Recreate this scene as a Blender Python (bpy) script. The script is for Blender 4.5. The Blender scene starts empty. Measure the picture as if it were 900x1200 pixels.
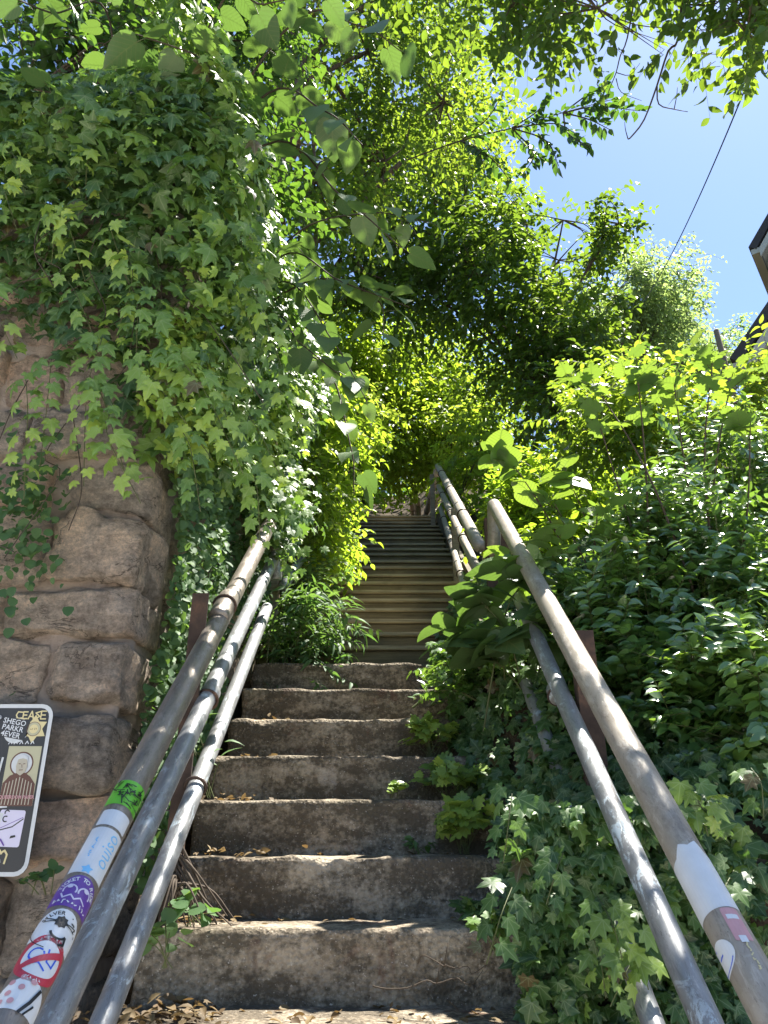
import bpy, bmesh, math
import numpy as np
from mathutils import Vector

R = math.radians
rng = np.random.default_rng(11)
scene = bpy.context.scene
C = scene.collection
PITCH = R(23.0)
CP, SP = math.cos(PITCH), math.sin(PITCH)
EYE = 1.55                      # eye height above the pavement; z = 0 is eye level
GROUND = -EYE

# ---------------------------------------------------------------- measuring
def U(px, py, d):
    """point seen at photo pixel (px,py) standing d metres ahead of the viewer"""
    a = (px - 450) / 900; b = (600 - py) / 900
    t = d / (CP - b * SP)
    return np.array([a * t, d, (SP + b * CP) * t])
def UX(px, py, X):
    """point seen at photo pixel (px,py) in the vertical plane x = X"""
    zc = X * 900 / (px - 450); yc = (600 - py) / 900 * zc
    return np.array([X, zc * CP - yc * SP, zc * SP + yc * CP])
def scale_at(px, py, d):
    b = (600 - py) / 900
    return d / (CP - b * SP) / 900

# ---------------------------------------------------------------- noise
def vnoise(p, f=1.0, seed=0):
    p = np.asarray(p, dtype=np.float64) * f + 100.37 + seed * 17.13
    i = np.floor(p).astype(np.int64); u = p - i; u = u * u * (3 - 2 * u)
    def h(x, y, z):
        n = (x * 374761393 + y * 668265263 + z * 2147483647 + seed * 1274126177) & 0xffffffff
        n = ((n ^ (n >> 13)) * 1274126177) & 0xffffffff
        n = (n ^ (n >> 16)) & 0xffff
        return n / 65535.0
    x, y, z = i[:, 0], i[:, 1], i[:, 2]; a, b, c = u[:, 0], u[:, 1], u[:, 2]
    l = lambda s, t, w: s + (t - s) * w
    return l(l(l(h(x, y, z), h(x+1, y, z), a), l(h(x, y+1, z), h(x+1, y+1, z), a), b),
             l(l(h(x, y, z+1), h(x+1, y, z+1), a), l(h(x, y+1, z+1), h(x+1, y+1, z+1), a), b), c) * 2 - 1
def fbm(p, f, seed=0, n=3):
    return sum(vnoise(p, f * 2**k, seed + k) / 2**k for k in range(n))
def norm(v):
    return v / np.maximum(np.linalg.norm(v, axis=-1, keepdims=True), 1e-9)

# ---------------------------------------------------------------- objects
def tag(o, label=None, cat=None, group=None, kind=None):
    if label: o['label'] = label
    if cat: o['category'] = cat
    if group: o['group'] = group
    if kind: o['kind'] = kind
    return o
def thing(name, label, cat, loc=(0, 0, 0), group=None):
    o = bpy.data.objects.new(name, None); C.objects.link(o)
    o.location = tuple(float(v) for v in loc); o.empty_display_size = .1
    return tag(o, label, cat, group)
def link(name, me, mat=None, parent=None, label=None):
    o = bpy.data.objects.new(name, me); C.objects.link(o)
    mats = mat if isinstance(mat, (list, tuple)) else [mat]
    if not me.materials:
        for m in mats:
            if m: me.materials.append(m)
    if parent:
        o.parent = parent
        # child meshes are written in world coordinates: undo the chain of offsets
        off = Vector((0, 0, 0)); q = parent
        while q: off += q.location; q = q.parent
        o.location = -off
    if label: o['label'] = label
    return o
def npmesh(name, V, F, smooth=True, attrs=None, uv=None, matidx=None):
    """V (n,3), F (m,k) int array"""
    V = np.ascontiguousarray(V, dtype=np.float32); F = np.ascontiguousarray(F, dtype=np.int32)
    me = bpy.data.meshes.new(name); m, k = F.shape
    me.vertices.add(len(V)); me.vertices.foreach_set('co', V.ravel())
    me.loops.add(m * k); me.loops.foreach_set('vertex_index', F.ravel())
    me.polygons.add(m)
    me.polygons.foreach_set('loop_start', np.arange(0, m * k, k, dtype=np.int32))
    me.update(calc_edges=True)
    me.polygons.foreach_set('use_smooth', np.full(m, smooth))
    if matidx is not None: me.polygons.foreach_set('material_index', matidx.astype(np.int32))
    for n, a in (attrs or {}).items():
        at = me.attributes.new(n, 'FLOAT', 'POINT'); at.data.foreach_set('value', np.asarray(a, dtype=np.float32))
    if uv is not None:
        l = me.uv_layers.new(name='UVMap')
        l.data.foreach_set('uv', np.ascontiguousarray(uv[F.ravel()], dtype=np.float32).ravel())
    return me
class MB:
    """collects quads and triangles into one mesh"""
    def __init__(s): s.v = []; s.f = []; s.m = []; s.n = 0
    def add(s, V, F, mi=0):
        for q in F: s.f.append(tuple(int(i) + s.n for i in q)); s.m.append(mi)
        s.v.extend([tuple(map(float, p)) for p in V]); s.n += len(V)
        return s
    def box(s, lo, hi, mi=0):
        x0, y0, z0 = lo; x1, y1, z1 = hi
        V = [(x0,y0,z0),(x1,y0,z0),(x1,y1,z0),(x0,y1,z0),(x0,y0,z1),(x1,y0,z1),(x1,y1,z1),(x0,y1,z1)]
        return s.add(V, [(0,3,2,1),(4,5,6,7),(0,1,5,4),(1,2,6,5),(2,3,7,6),(3,0,4,7)], mi)
    def tube(s, P, r, n=10, mi=0, cap=True):
        V, F = tube(P, r, n, cap); return s.add(V, F, mi)
    def build(s, name, mat, parent=None, smooth=False, bevel=0, label=None):
        me = bpy.data.meshes.new(name); me.from_pydata(s.v, [], s.f); me.update()
        me.polygons.foreach_set('material_index', np.array(s.m, dtype=np.int32))
        if bevel:
            bm = bmesh.new(); bm.from_mesh(me)
            bmesh.ops.bevel(bm, geom=bm.edges[:], offset=bevel, segments=2, affect='EDGES', clamp_overlap=True)
            bm.to_mesh(me); bm.free()
        me.polygons.foreach_set('use_smooth', np.full(len(me.polygons), smooth))
        return link(name, me, mat, parent, label)
def tube(P, r, n=8, cap=True):
    P = np.asarray(P, float); k = len(P); r = np.broadcast_to(np.asarray(r, float), (k,))
    T = norm(np.gradient(P, axis=0)); ref = np.array([1., 0.1, 0.0])
    if abs(T[0] @ norm(ref)) > .9: ref = np.array([0., 0.2, 1.])
    V = []
    A = None
    for i in range(k):
        a = np.cross(T[i], ref) if A is None else A - (A @ T[i]) * T[i]
        A = norm(a); B = np.cross(T[i], A)
        th = np.arange(n) * 2 * math.pi / n
        V.append(P[i] + r[i] * (np.cos(th)[:, None] * A + np.sin(th)[:, None] * B))
    V = np.concatenate(V); F = []
    for i in range(k - 1):
        for j in range(n):
            F.append((i*n+j, i*n+(j+1) % n, (i+1)*n+(j+1) % n, (i+1)*n+j))
    if cap:
        F.append(tuple(range(n))[::-1]); F.append(tuple((k-1)*n+j for j in range(n)))
    return V, F
def bend(P, n=6):
    """Catmull-Rom through the points"""
    P = [np.asarray(p, float) for p in P]; P = [2*P[0]-P[1]] + P + [2*P[-1]-P[-2]]; out = []
    for i in range(1, len(P) - 2):
        for k in range(n):
            t = k / n; a, b, c, d = P[i-1:i+3]
            out.append(.5*((2*b)+(-a+c)*t+(2*a-5*b+4*c-d)*t*t+(-a+3*b-3*c+d)*t**3))
    out.append(P[-2]); return np.array(out)

# ---------------------------------------------------------------- materials
def mat(name):
    m = bpy.data.materials.new(name); m.use_nodes = True
    nt = m.node_tree; nt.nodes.clear()
    return m, nt
class N:
    def __init__(s, nt): s.nt = nt
    def __call__(s, t, inputs=None, **kw):
        n = s.nt.nodes.new(t)
        for k, v in kw.items(): setattr(n, k, v)
        for k, v in (inputs or {}).items():
            i = n.inputs[k]
            if isinstance(v, bpy.types.NodeSocket): s.nt.links.new(v, i)
            else: i.default_value = v
        return n
    def ramp(s, fac, stops, interp='LINEAR'):
        n = s.nt.nodes.new('ShaderNodeValToRGB'); n.color_ramp.interpolation = interp
        e = n.color_ramp.elements
        while len(e) < len(stops): e.new(0.5)
        for q, (p, c) in zip(e, stops):
            q.position = p; q.color = (*c, 1) if len(c) == 3 else c
        s.nt.links.new(fac, n.inputs[0]); return n.outputs[0]
    def noise(s, scale, detail=6, rough=.6, vec=None, dist=0):
        i = {'Scale': scale, 'Detail': detail, 'Roughness': rough, 'Distortion': dist}
        n = s('ShaderNodeTexNoise', i)
        if vec is None: vec = s.obj()
        s.nt.links.new(vec, n.inputs['Vector'])
        return n.outputs['Fac']
    def obj(s):
        if not hasattr(s, '_o'): s._o = s('ShaderNodeTexCoord').outputs['Object']
        return s._o
    def mix(s, f, a, b, t='MIX'):
        n = s('ShaderNodeMix', data_type='RGBA', blend_type=t)
        for i, v in ((0, f), (6, a), (7, b)):
            if isinstance(v, bpy.types.NodeSocket): s.nt.links.new(v, n.inputs[i])
            else: n.inputs[i].default_value = v if i == 0 else ((*v, 1) if len(v) == 3 else v)
        return n.outputs[2]
    def math(s, op, a, b=0.0, clamp=False):
        n = s('ShaderNodeMath', operation=op, use_clamp=clamp)
        for i, v in ((0, a), (1, b)):
            if isinstance(v, bpy.types.NodeSocket): s.nt.links.new(v, n.inputs[i])
            else: n.inputs[i].default_value = v
        return n.outputs[0]
    def bump(s, h, strength=.5, dist=.01):
        return s('ShaderNodeBump', {'Height': h, 'Strength': strength, 'Distance': dist}).outputs[0]
    def out(s, sh):
        s('ShaderNodeOutputMaterial', {'Surface': sh})
def leafmat(name, cols, trans, fac=.42, rough=.45, spec=.5, vein=False, coat=0.):
    m, nt = mat(name); n = N(nt)
    t = n('ShaderNodeAttribute', attribute_name='tint').outputs['Fac']
    k = len(cols)
    st_ = [(i / (k - 1), c) for i, c in enumerate(cols)]
    if vein == 'ivy': st_ = [(0, (.13, .085, .04)), (.03, (.13, .085, .04)), (.05, cols[0]), (.36, cols[1]), (.68, cols[2]), (1, cols[3])]
    col = n.ramp(t, st_)
    tr = n.ramp(t, [(i / (len(trans) - 1), c) for i, c in enumerate(trans)])
    blot = n.noise(30, 3)
    col = n.mix(n.math('MULTIPLY', blot, .35), col, (.02, .045, .012))
    nor = None
    if vein is True:
        uv = n('ShaderNodeTexCoord').outputs['UV']
        xy = n('ShaderNodeSeparateXYZ', {0: uv})
        ax = n.math('ABSOLUTE', xy.outputs[0])
        w = n.math('FRACT', n.math('MULTIPLY', n.math('SUBTRACT', xy.outputs[1], n.math('MULTIPLY', ax, .8)), 7))
        side = n.math('LESS_THAN', w, .13); mid = n.math('LESS_THAN', ax, .014)
        v = n.math('MAXIMUM', side, mid)
        col = n.mix(n.math('MULTIPLY', v, .55), col, (.2, .26, .09))
        tr = n.mix(n.math('MULTIPLY', v, .75), tr, (.06, .11, .015))
        nor = n.bump(v, .35, .004)
    if vein == 'ivy':
        uv = n('ShaderNodeTexCoord').outputs['UV']; xy = n('ShaderNodeSeparateXYZ', {0: uv}); ax = n.math('ABSOLUTE', xy.outputs[0])
        d1 = n.math('DIVIDE', n.math('ABSOLUTE', n.math('SUBTRACT', ax, n.math('MULTIPLY', xy.outputs[1], .91))), 1.35)
        d2 = n.math('DIVIDE', n.math('ABSOLUTE', n.math('SUBTRACT', ax, n.math('MULTIPLY', xy.outputs[1], 3.9))), 4.0)
        v = n.math('LESS_THAN', n.math('MINIMUM', ax, n.math('MINIMUM', d1, d2)), .017)
        col = n.mix(n.math('MULTIPLY', v, .4), col, (.3, .38, .2))
    i = {'Base Color': col, 'Roughness': rough, 'Specular IOR Level': spec, 'Coat Weight': coat, 'Coat Roughness': .22}
    if nor: i['Normal'] = nor
    p = n('ShaderNodeBsdfPrincipled', i)
    tl = n('ShaderNodeBsdfTranslucent', {'Color': tr})
    n.out(n('ShaderNodeMixShader', {0: fac, 1: p.outputs[0], 2: tl.outputs[0]}).outputs[0])
    return m
def plain(name, c, rough=.6, metal=0, spec=.5, var=0.0, vs=40):
    m, nt = mat(name); n = N(nt)
    col = (*c, 1)
    if var:
        col = n.mix(n.math('MULTIPLY', n.noise(vs), var), c, tuple(x * .35 for x in c))
    n.out(n('ShaderNodeBsdfPrincipled', {'Base Color': col, 'Roughness': rough, 'Metallic': metal, 'Specular IOR Level': spec}).outputs[0])
    return m

M = {}
G = (.035, .085, .022); 
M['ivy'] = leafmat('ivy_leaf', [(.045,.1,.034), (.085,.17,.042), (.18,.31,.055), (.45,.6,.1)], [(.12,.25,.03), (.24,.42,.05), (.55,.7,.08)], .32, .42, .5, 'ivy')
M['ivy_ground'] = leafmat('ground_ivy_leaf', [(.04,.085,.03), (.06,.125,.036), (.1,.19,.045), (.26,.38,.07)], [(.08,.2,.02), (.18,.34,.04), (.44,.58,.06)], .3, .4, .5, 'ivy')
M['creeper'] = leafmat('creeper_leaf', [(.05,.11,.05), (.08,.16,.06), (.13,.22,.08)], [(.12,.27,.04), (.28,.44,.07)], .35, .58, .35)
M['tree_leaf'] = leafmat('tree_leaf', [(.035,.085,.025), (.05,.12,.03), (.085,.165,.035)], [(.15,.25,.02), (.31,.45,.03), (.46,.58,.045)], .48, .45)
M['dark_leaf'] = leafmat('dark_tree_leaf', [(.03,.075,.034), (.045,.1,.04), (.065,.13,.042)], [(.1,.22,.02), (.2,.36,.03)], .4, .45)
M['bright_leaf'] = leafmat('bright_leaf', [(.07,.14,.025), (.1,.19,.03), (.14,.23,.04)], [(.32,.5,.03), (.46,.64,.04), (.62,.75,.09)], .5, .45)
M['far_leaf'] = leafmat('far_leaf', [(.09,.15,.06), (.12,.18,.08), (.15,.21,.09)], [(.34,.5,.12), (.48,.6,.18)], .5, .5)  # distance haze painted into a paler leaf colour; no air is modelled
M['broad'] = leafmat('broad_leaf', [(.07,.13,.055), (.09,.165,.06), (.12,.2,.065)], [(.09,.18,.03), (.2,.32,.045)], .36, .45, .5, True)
M['mulberry'] = leafmat('lobed_leaf', [(.045,.105,.04), (.07,.15,.045), (.11,.2,.05)], [(.2,.34,.035), (.38,.52,.05)], .38, .34, .7, True)
M['privet'] = leafmat('privet_leaf', [(.045,.115,.038), (.065,.15,.045), (.1,.2,.05), (.15,.26,.06)], [(.18,.34,.03), (.32,.5,.05)], .32, .3, 1., False, .8)
M['dry_leaf'] = leafmat('dry_leaf', [(.09,.05,.025), (.16,.1,.045), (.24,.17,.08)], [(.2,.12,.04), (.3,.2,.08)], .25, .7)
M['twig'] = plain('twig_bark', (.07, .05, .033), .85, var=.6, vs=120)
M['green_stem'] = plain('green_stem', (.1, .12, .04), .6, var=.4, vs=120)
M['pale_stem'] = plain('pale_stem', (.28, .25, .16), .6, var=.4, vs=120)
def bark():
    m, nt = mat('bark'); n = N(nt)
    v = n('ShaderNodeMapping', {'Vector': n.obj(), 'Scale': (1, 1, .25)}).outputs[0]
    a = n.noise(28, 8, .65, v)
    col = n.ramp(a, [(.3, (.03, .022, .015)), (.55, (.1, .075, .05)), (.75, (.17, .14, .1))])
    n.out(n('ShaderNodeBsdfPrincipled', {'Base Color': col, 'Roughness': .9, 'Normal': n.bump(a, .8, .03)}).outputs[0])
    return m
M['bark'] = bark()
def concrete():
    m, nt = mat('weathered_concrete'); n = N(nt)
    o = n.obj()
    base = n.ramp(n.noise(5, 8, .65), [(.3, (.24, .19, .13)), (.5, (.36, .3, .22)), (.72, (.48, .42, .325))])
    ag = n('ShaderNodeTexVoronoi', {'Vector': o, 'Scale': 95.0}, feature='F1')
    agc = n.ramp(ag.outputs['Color'], [(0, (.12, .095, .07)), (.4, (.25, .2, .145)), (.75, (.33, .28, .21)), (1, (.5, .45, .36))])
    base = n.mix(.4, base, agc)
    # black-brown algae film in blotches with crisp speckled borders
    vs = n('ShaderNodeMapping', {'Vector': o, 'Scale': (1.2, 1.2, 2.4)}).outputs[0]
    al = n.math('ADD', n.math('MULTIPLY', n.noise(3.2, 8, .72, vs), .75), n.math('MULTIPLY', n.noise(60, 3), .3))
    am = n.ramp(al, [(.44, (0, 0, 0)), (.56, (1, 1, 1))])
    col = n.mix(n.math('MULTIPLY', am, .85), base, (.06, .048, .033))
    sp = n.ramp(n.noise(130, 2, .5), [(.67, (0, 0, 0)), (.72, (1, 1, 1))])
    col = n.mix(n.math('MULTIPLY', sp, .75), col, (.48, .43, .37))
    ru = n.ramp(n.noise(7, 5, .6, dist=1), [(.62, (0, 0, 0)), (.72, (1, 1, 1))])
    col = n.mix(n.math('MULTIPLY', ru, .5), col, (.12, .05, .035))
    mo = n.ramp(n.noise(2.1, 6, .6), [(.6, (0, 0, 0)), (.75, (1, 1, 1))])
    col = n.mix(n.math('MULTIPLY', mo, .35), col, (.055, .065, .025))
    dr = n('ShaderNodeMapping', {'Vector': o, 'Scale': (1, 1, .06)}).outputs[0]
    ds = n.math('MULTIPLY', n.ramp(n.noise(17, 6, .65, dr), [(.54, (0, 0, 0)), (.64, (1, 1, 1))]), n.ramp(n.noise(4, 3), [(.45, (0, 0, 0)), (.6, (1, 1, 1))]))
    col = n.mix(n.math('MULTIPLY', ds, .5), col, (.05, .04, .032))
    wp = n.ramp(n.noise(6.5, 9, .75), [(.6, (0, 0, 0)), (.68, (1, 1, 1))])
    col = n.mix(n.math('MULTIPLY', wp, .45), col, (.5, .45, .39))
    hb = n.math('ADD', n.math('MULTIPLY', n.noise(22, 8, .7), 1.0), n.math('MULTIPLY', ag.outputs['Distance'], .5))
    n.out(n('ShaderNodeBsdfPrincipled', {'Base Color': col, 'Roughness': .9, 'Specular IOR Level': .25, 'Normal': n.bump(hb, .9, .012)}).outputs[0])
    return m
M['concrete'] = concrete()
def stone():
    m, nt = mat('rubble_stone'); n = N(nt)
    t = n('ShaderNodeAttribute', attribute_name='tint').outputs['Fac']
    o = n.obj()
    v = n('ShaderNodeMapping', {'Vector': o, 'Scale': (1, 1, 2.0), 'Rotation': (0, .45, 0)}).outputs[0]
    lay = n.noise(11, 14, .82, v, .15)
    c1 = n.ramp(t, [(0, (.4, .37, .335)), (.3, (.6, .52, .44)), (.6, (.68, .56, .46)), (.8, (.72, .54, .43)), (1, (.48, .46, .44))])
    c2 = n.mix(n.ramp(lay, [(.4, (0, 0, 0)), (.6, (1, 1, 1))]), n.mix(.5, c1, (.13, .11, .095)), n.mix(.5, c1, (.72, .64, .55)))
    dk = n.ramp(n.noise(4.2, 11, .8), [(.52, (0, 0, 0)), (.66, (1, 1, 1))])
    c3 = n.mix(n.math('MULTIPLY', dk, .5), c2, (.1, .085, .07))
    gr = n.ramp(n.noise(70, 8, .85), [(.38, (.5, .5, .5)), (.6, (1.45, 1.42, 1.38))])
    pa = n.ramp(n.noise(5, 4, .6, dist=.7), [(.36, (.62, .6, .58)), (.48, (1.1, 1.06, 1.02)), (.62, (1.45, 1.33, 1.2))])
    c3 = n.mix(.9, c3, pa, 'MULTIPLY')
    c3 = n.mix(.6, c3, gr, 'MULTIPLY')
    li = n.ramp(n.noise(17, 8, .75), [(.58, (0, 0, 0)), (.66, (1, 1, 1))])
    c4 = n.mix(n.math('MULTIPLY', li, .4), c3, (.5, .46, .39))
    cn = n.math('ABSOLUTE', n.math('SUBTRACT', n.noise(3.4, 7, .62, v, 1.2), .5))
    ck = n.math('MULTIPLY', n.ramp(cn, [(.0, (1, 1, 1)), (.012, (0, 0, 0))]), n.ramp(n.noise(6, 3), [(.48, (0, 0, 0)), (.56, (1, 1, 1))]))
    c4 = n.mix(n.math('MULTIPLY', ck, .8), c4, (.03, .025, .02))
    h = n.math('SUBTRACT', n.math('ADD', lay, n.math('MULTIPLY', n.noise(46, 14, .85), 1.3)), n.math('MULTIPLY', ck, .35))
    n.out(n('ShaderNodeBsdfPrincipled', {'Base Color': c4, 'Roughness': .9, 'Specular IOR Level': .25, 'Normal': n.bump(h, 1.0, .055)}).outputs[0])
    return m
M['stone'] = stone()
def mortar():
    m, nt = mat('old_mortar'); n = N(nt)
    a = n.noise(9, 8, .7)
    col = n.ramp(a, [(.3, (.3, .235, .19)), (.5, (.52, .42, .35)), (.72, (.64, .55, .465))])
    n.out(n('ShaderNodeBsdfPrincipled', {'Base Color': col, 'Roughness': .95, 'Specular IOR Level': .2, 'Normal': n.bump(n.noise(42, 12, .85), 1., .03)}).outputs[0])
    return m
M['mortar'] = mortar()
def soil():
    m, nt = mat('leaf_litter_soil'); n = N(nt)
    a = n.noise(18, 9, .75)
    col = n.ramp(a, [(.3, (.022, .016, .01)), (.5, (.055, .04, .024)), (.7, (.11, .085, .05))])
    n.out(n('ShaderNodeBsdfPrincipled', {'Base Color': col, 'Roughness': .95, 'Specular IOR Level': .15, 'Normal': n.bump(a, .9, .03)}).outputs[0])
    return m
M['soil'] = soil()
def galv(name, a, b, c, metal, rough, sc=1.0, flake=(.5, .56, .6), fl=.5):
    m, nt = mat(name); n = N(nt)
    r_ = n('ShaderNodeMapping', {'Vector': n.obj(), 'Rotation': (R(-38), 0, 0)}).outputs[0]
    v = n('ShaderNodeMapping', {'Vector': r_, 'Scale': (1, .22, 1)}).outputs[0]
    v2 = n('ShaderNodeMapping', {'Vector': r_, 'Scale': (1, .45, 1)}).outputs[0]
    f = n.noise(55 * sc, 9, .75, v, .5)
    col = n.ramp(f, [(.34, a), (.48, b), (.56, b), (.66, c)])
    fk = n.ramp(n.noise(30 * sc, 10, .78, v2, .8), [(.54, (0, 0, 0)), (.57, (1, 1, 1))])
    fk = n.mix(1., fk, n.ramp(n.noise(5, 4, .6, r_), [(.42, (0, 0, 0)), (.6, (1, 1, 1))]), 'MULTIPLY')
    col = n.mix(n.math('MULTIPLY', fk, fl), col, flake)
    st = n.ramp(n.noise(9, 9, .75, v2), [(.56, (0, 0, 0)), (.66, (1, 1, 1))])
    col = n.mix(n.math('MULTIPLY', st, .6), col, (.11, .08, .06))
    sc_ = n.ramp(n.noise(160, 4, .7, v), [(.62, (0, 0, 0)), (.66, (1, 1, 1))])
    col = n.mix(n.math('MULTIPLY', sc_, .5), col, tuple(x * .45 for x in a))
    me = n.math('MULTIPLY', n.math('SUBTRACT', 1.0, n.math('MAXIMUM', fk, st), True), metal)
    ro = n.ramp(n.noise(70, 6, .7, v), [(.3, (rough - .12,)*3), (.7, (rough + .18,)*3)])
    n.out(n('ShaderNodeBsdfPrincipled', {'Base Color': col, 'Roughness': ro, 'Metallic': me, 'Normal': n.bump(n.math('ADD', f, n.math('MULTIPLY', fk, .6)), .4, .0016)}).outputs[0])
    return m
M['rail_brown'] = galv('worn_steel_rail', (.17, .145, .12), (.26, .225, .19), (.38, .34, .29), .5, .4, 1., (.33, .3, .26), .4)
M['rail_blue'] = galv('flaking_painted_rail', (.2, .2, .205), (.3, .305, .31), (.46, .46, .45), .5, .4, 1.0, (.5, .59, .64), .8)
M['rail_tan'] = galv('weathered_rail', (.24, .2, .165), (.34, .3, .25), (.46, .41, .35), .3, .45, 1., (.5, .46, .4), .5)
def rusty():
    m, nt = mat('rusty_steel'); n = N(nt)
    f = n.noise(14, 9, .72)
    col = n.ramp(f, [(.3, (.03, .018, .013)), (.5, (.06, .038, .028)), (.66, (.12, .065, .04)), (.76, (.3, .25, .2))])
    n.out(n('ShaderNodeBsdfPrincipled', {'Base Color': col, 'Roughness': .85, 'Metallic': .15, 'Normal': n.bump(f, .5, .004)}).outputs[0])
    return m
M['rust'] = rusty()
def wood(name, a, b, c):
    m, nt = mat(name); n = N(nt)
    v = n('ShaderNodeMapping', {'Vector': n.obj(), 'Scale': (.25, 3, 5)}).outputs[0]
    f = n.noise(16, 8, .7, v)
    col = n.ramp(f, [(.3, a), (.52, b), (.74, c)])
    st = n.ramp(n.noise(3, 6, .7), [(.5, (0, 0, 0)), (.7, (1, 1, 1))])
    col = n.mix(n.math('MULTIPLY', st, .45), col, tuple(x * .4 for x in a))
    n.out(n('ShaderNodeBsdfPrincipled', {'Base Color': col, 'Roughness': .8, 'Specular IOR Level': .3, 'Normal': n.bump(f, .5, .006)}).outputs[0])
    return m
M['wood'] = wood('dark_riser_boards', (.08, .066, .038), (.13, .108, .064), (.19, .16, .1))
M['tread_wood'] = wood('sunlit_tread_boards', (.16, .138, .085), (.27, .235, .155), (.38, .34, .24))  # paler than the risers: sunlight on the board edges put into the colour
M['post_wood'] = wood('weathered_post', (.14, .11, .08), (.24, .2, .15), (.36, .31, .24))
M['road'] = plain('worn_asphalt', (.16, .155, .15), .92, var=.4, vs=30)
M['asphalt'] = plain('pavement_concrete', (.6, .55, .48), .92, var=.3, vs=12)
M['black'] = plain('sticker_black', (.018, .018, .02), .4)
M['offblack'] = plain('sign_black', (.03, .03, .033), .42, var=.3, vs=60)
M['white'] = plain('sticker_white', (.7, .72, .74), .35, var=.32, vs=28)
M['scuffed_white'] = plain('scuffed_white', (.6, .62, .63), .45, var=.35, vs=70)
M['green'] = plain('sticker_green', (.15, .52, .05), .35, var=.3, vs=30)
M['purple'] = plain('sticker_purple', (.14, .06, .34), .35, var=.35, vs=30)
M['red'] = plain('sticker_red', (.52, .05, .08), .35, var=.35, vs=30)
M['pink'] = plain('sticker_pink', (.62, .33, .35), .4, var=.5, vs=40)
M['blue'] = plain('sticker_blue', (.03, .1, .6), .35)
M['paleblue'] = plain('sticker_pale_blue', (.2, .5, .78), .4)
M['gold'] = plain('sticker_gold', (.68, .58, .3), .4, var=.25, vs=90)
M['olive'] = plain('sticker_paper', (.46, .44, .29), .55, var=.25, vs=60)
M['brown'] = plain('sticker_brown', (.12, .05, .035), .55, var=.3, vs=90)
M['skin_tone'] = plain('sticker_tan', (.46, .42, .33), .55, var=.3, vs=90)
M['lilac'] = plain('sticker_lilac', (.6, .57, .72), .4, var=.12)
M['siding'] = plain('house_siding', (.4, .385, .34), .75, var=.2, vs=9)
M['house_trim'] = plain('house_trim', (.5, .49, .43), .6, var=.2, vs=9)
M['shingle'] = plain('roof_shingle', (.055, .052, .055), .9, var=.4, vs=30)
M['glass'] = plain('window_glass', (.03, .035, .04), .08, 0, .8)
M['stucco'] = plain('tan_stucco', (.5, .42, .31), .9, var=.3, vs=6)
M['wire'] = plain('cable', (.02, .02, .022), .6)

# ---------------------------------------------------------------- leaf shapes (base at origin, tip at +y, face +z, length 1)
def fan(outline, zfun, mids):
    """outline: right-hand side points base->tip; mids: y of midrib points (incl. base and tip)"""
    r = np.array(outline, float); V = []; F = []
    nm = len(mids)
    for y in mids: V.append((0, y, zfun(0, y)))
    for s in (1, -1):
        b = len(V)
        for x, y in r: V.append((s * x, y, zfun(x, y)))
        # strip between midrib and outline by y order
        i, j = 0, 0
        while i < nm - 1 or j < len(r) - 1:
            if j < len(r) - 1 and (i == nm - 1 or r[j+1][1] <= mids[i+1] + 1e-6): tri = (i, b+j, b+j+1); j += 1
            else: tri = (i, b+j, i+1); i += 1
            F.append(tri if s == 1 else tri[::-1])
    return np.array(V), np.array(F)
T = {}
T['ovate'] = fan([(.02,.03),(.2,.2),(.27,.42),(.19,.7),(.02,.97)], lambda x, y: abs(x)*.35 - .22*y*y, [0,.35,.7,1.])
T['small'] = fan([(.02,.04),(.26,.38),(.02,.96)], lambda x, y: abs(x)*.4 - .2*y*y, [0,.5,1.])
T['round'] = fan([(.05,.0),(.42,.15),(.5,.45),(.34,.8),(.05,.98)], lambda x, y: abs(x)*.25 - .15*y*y, [0,.5,1.])
T['lance'] = fan([(.01,.02),(.11,.25),(.13,.45),(.07,.75),(.01,.98)], lambda x, y: abs(x)*.3 - .4*y*y, [0,.35,.7,1.])
T['heart'] = fan([(.06,-.05),(.2,-.1),(.36,-.02),(.45,.16),(.45,.36),(.37,.56),(.24,.76),(.1,.92),(.015,.99)], lambda x, y: abs(x)*.22 - .28*max(y,0)**2 - .35*x*x, [0,.2,.4,.6,.8,1.])
T['ivy'] = (lambda: (
    np.array([(0,.0,0),(0,.42,.02),(.1,-.13,-.02),(.3,-.2,-.06),(.36,-.02,-.02),(.5,.02,-.08),(.62,.16,-.16),(.42,.34,.0),(.6,.66,-.14),(.44,.68,-.08),(.24,.66,0),(.15,.9,-.08),(0,1.16,-.2),
              (-.1,-.13,-.02),(-.3,-.2,-.06),(-.36,-.02,-.02),(-.5,.02,-.08),(-.62,.16,-.16),(-.42,.34,.0),(-.6,.66,-.14),(-.44,.68,-.08),(-.24,.66,0),(-.15,.9,-.08)], float) * (.82,.82,.8),
    np.array([(1,0,2),(1,2,3),(1,3,4),(1,4,5),(1,5,6),(1,6,7),(1,7,8),(1,8,9),(1,9,10),(1,10,11),(1,11,12),
              (1,13,0),(1,14,13),(1,15,14),(1,16,15),(1,17,16),(1,18,17),(1,19,18),(1,20,19),(1,21,20),(1,22,21),(1,12,22)])))()
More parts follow.
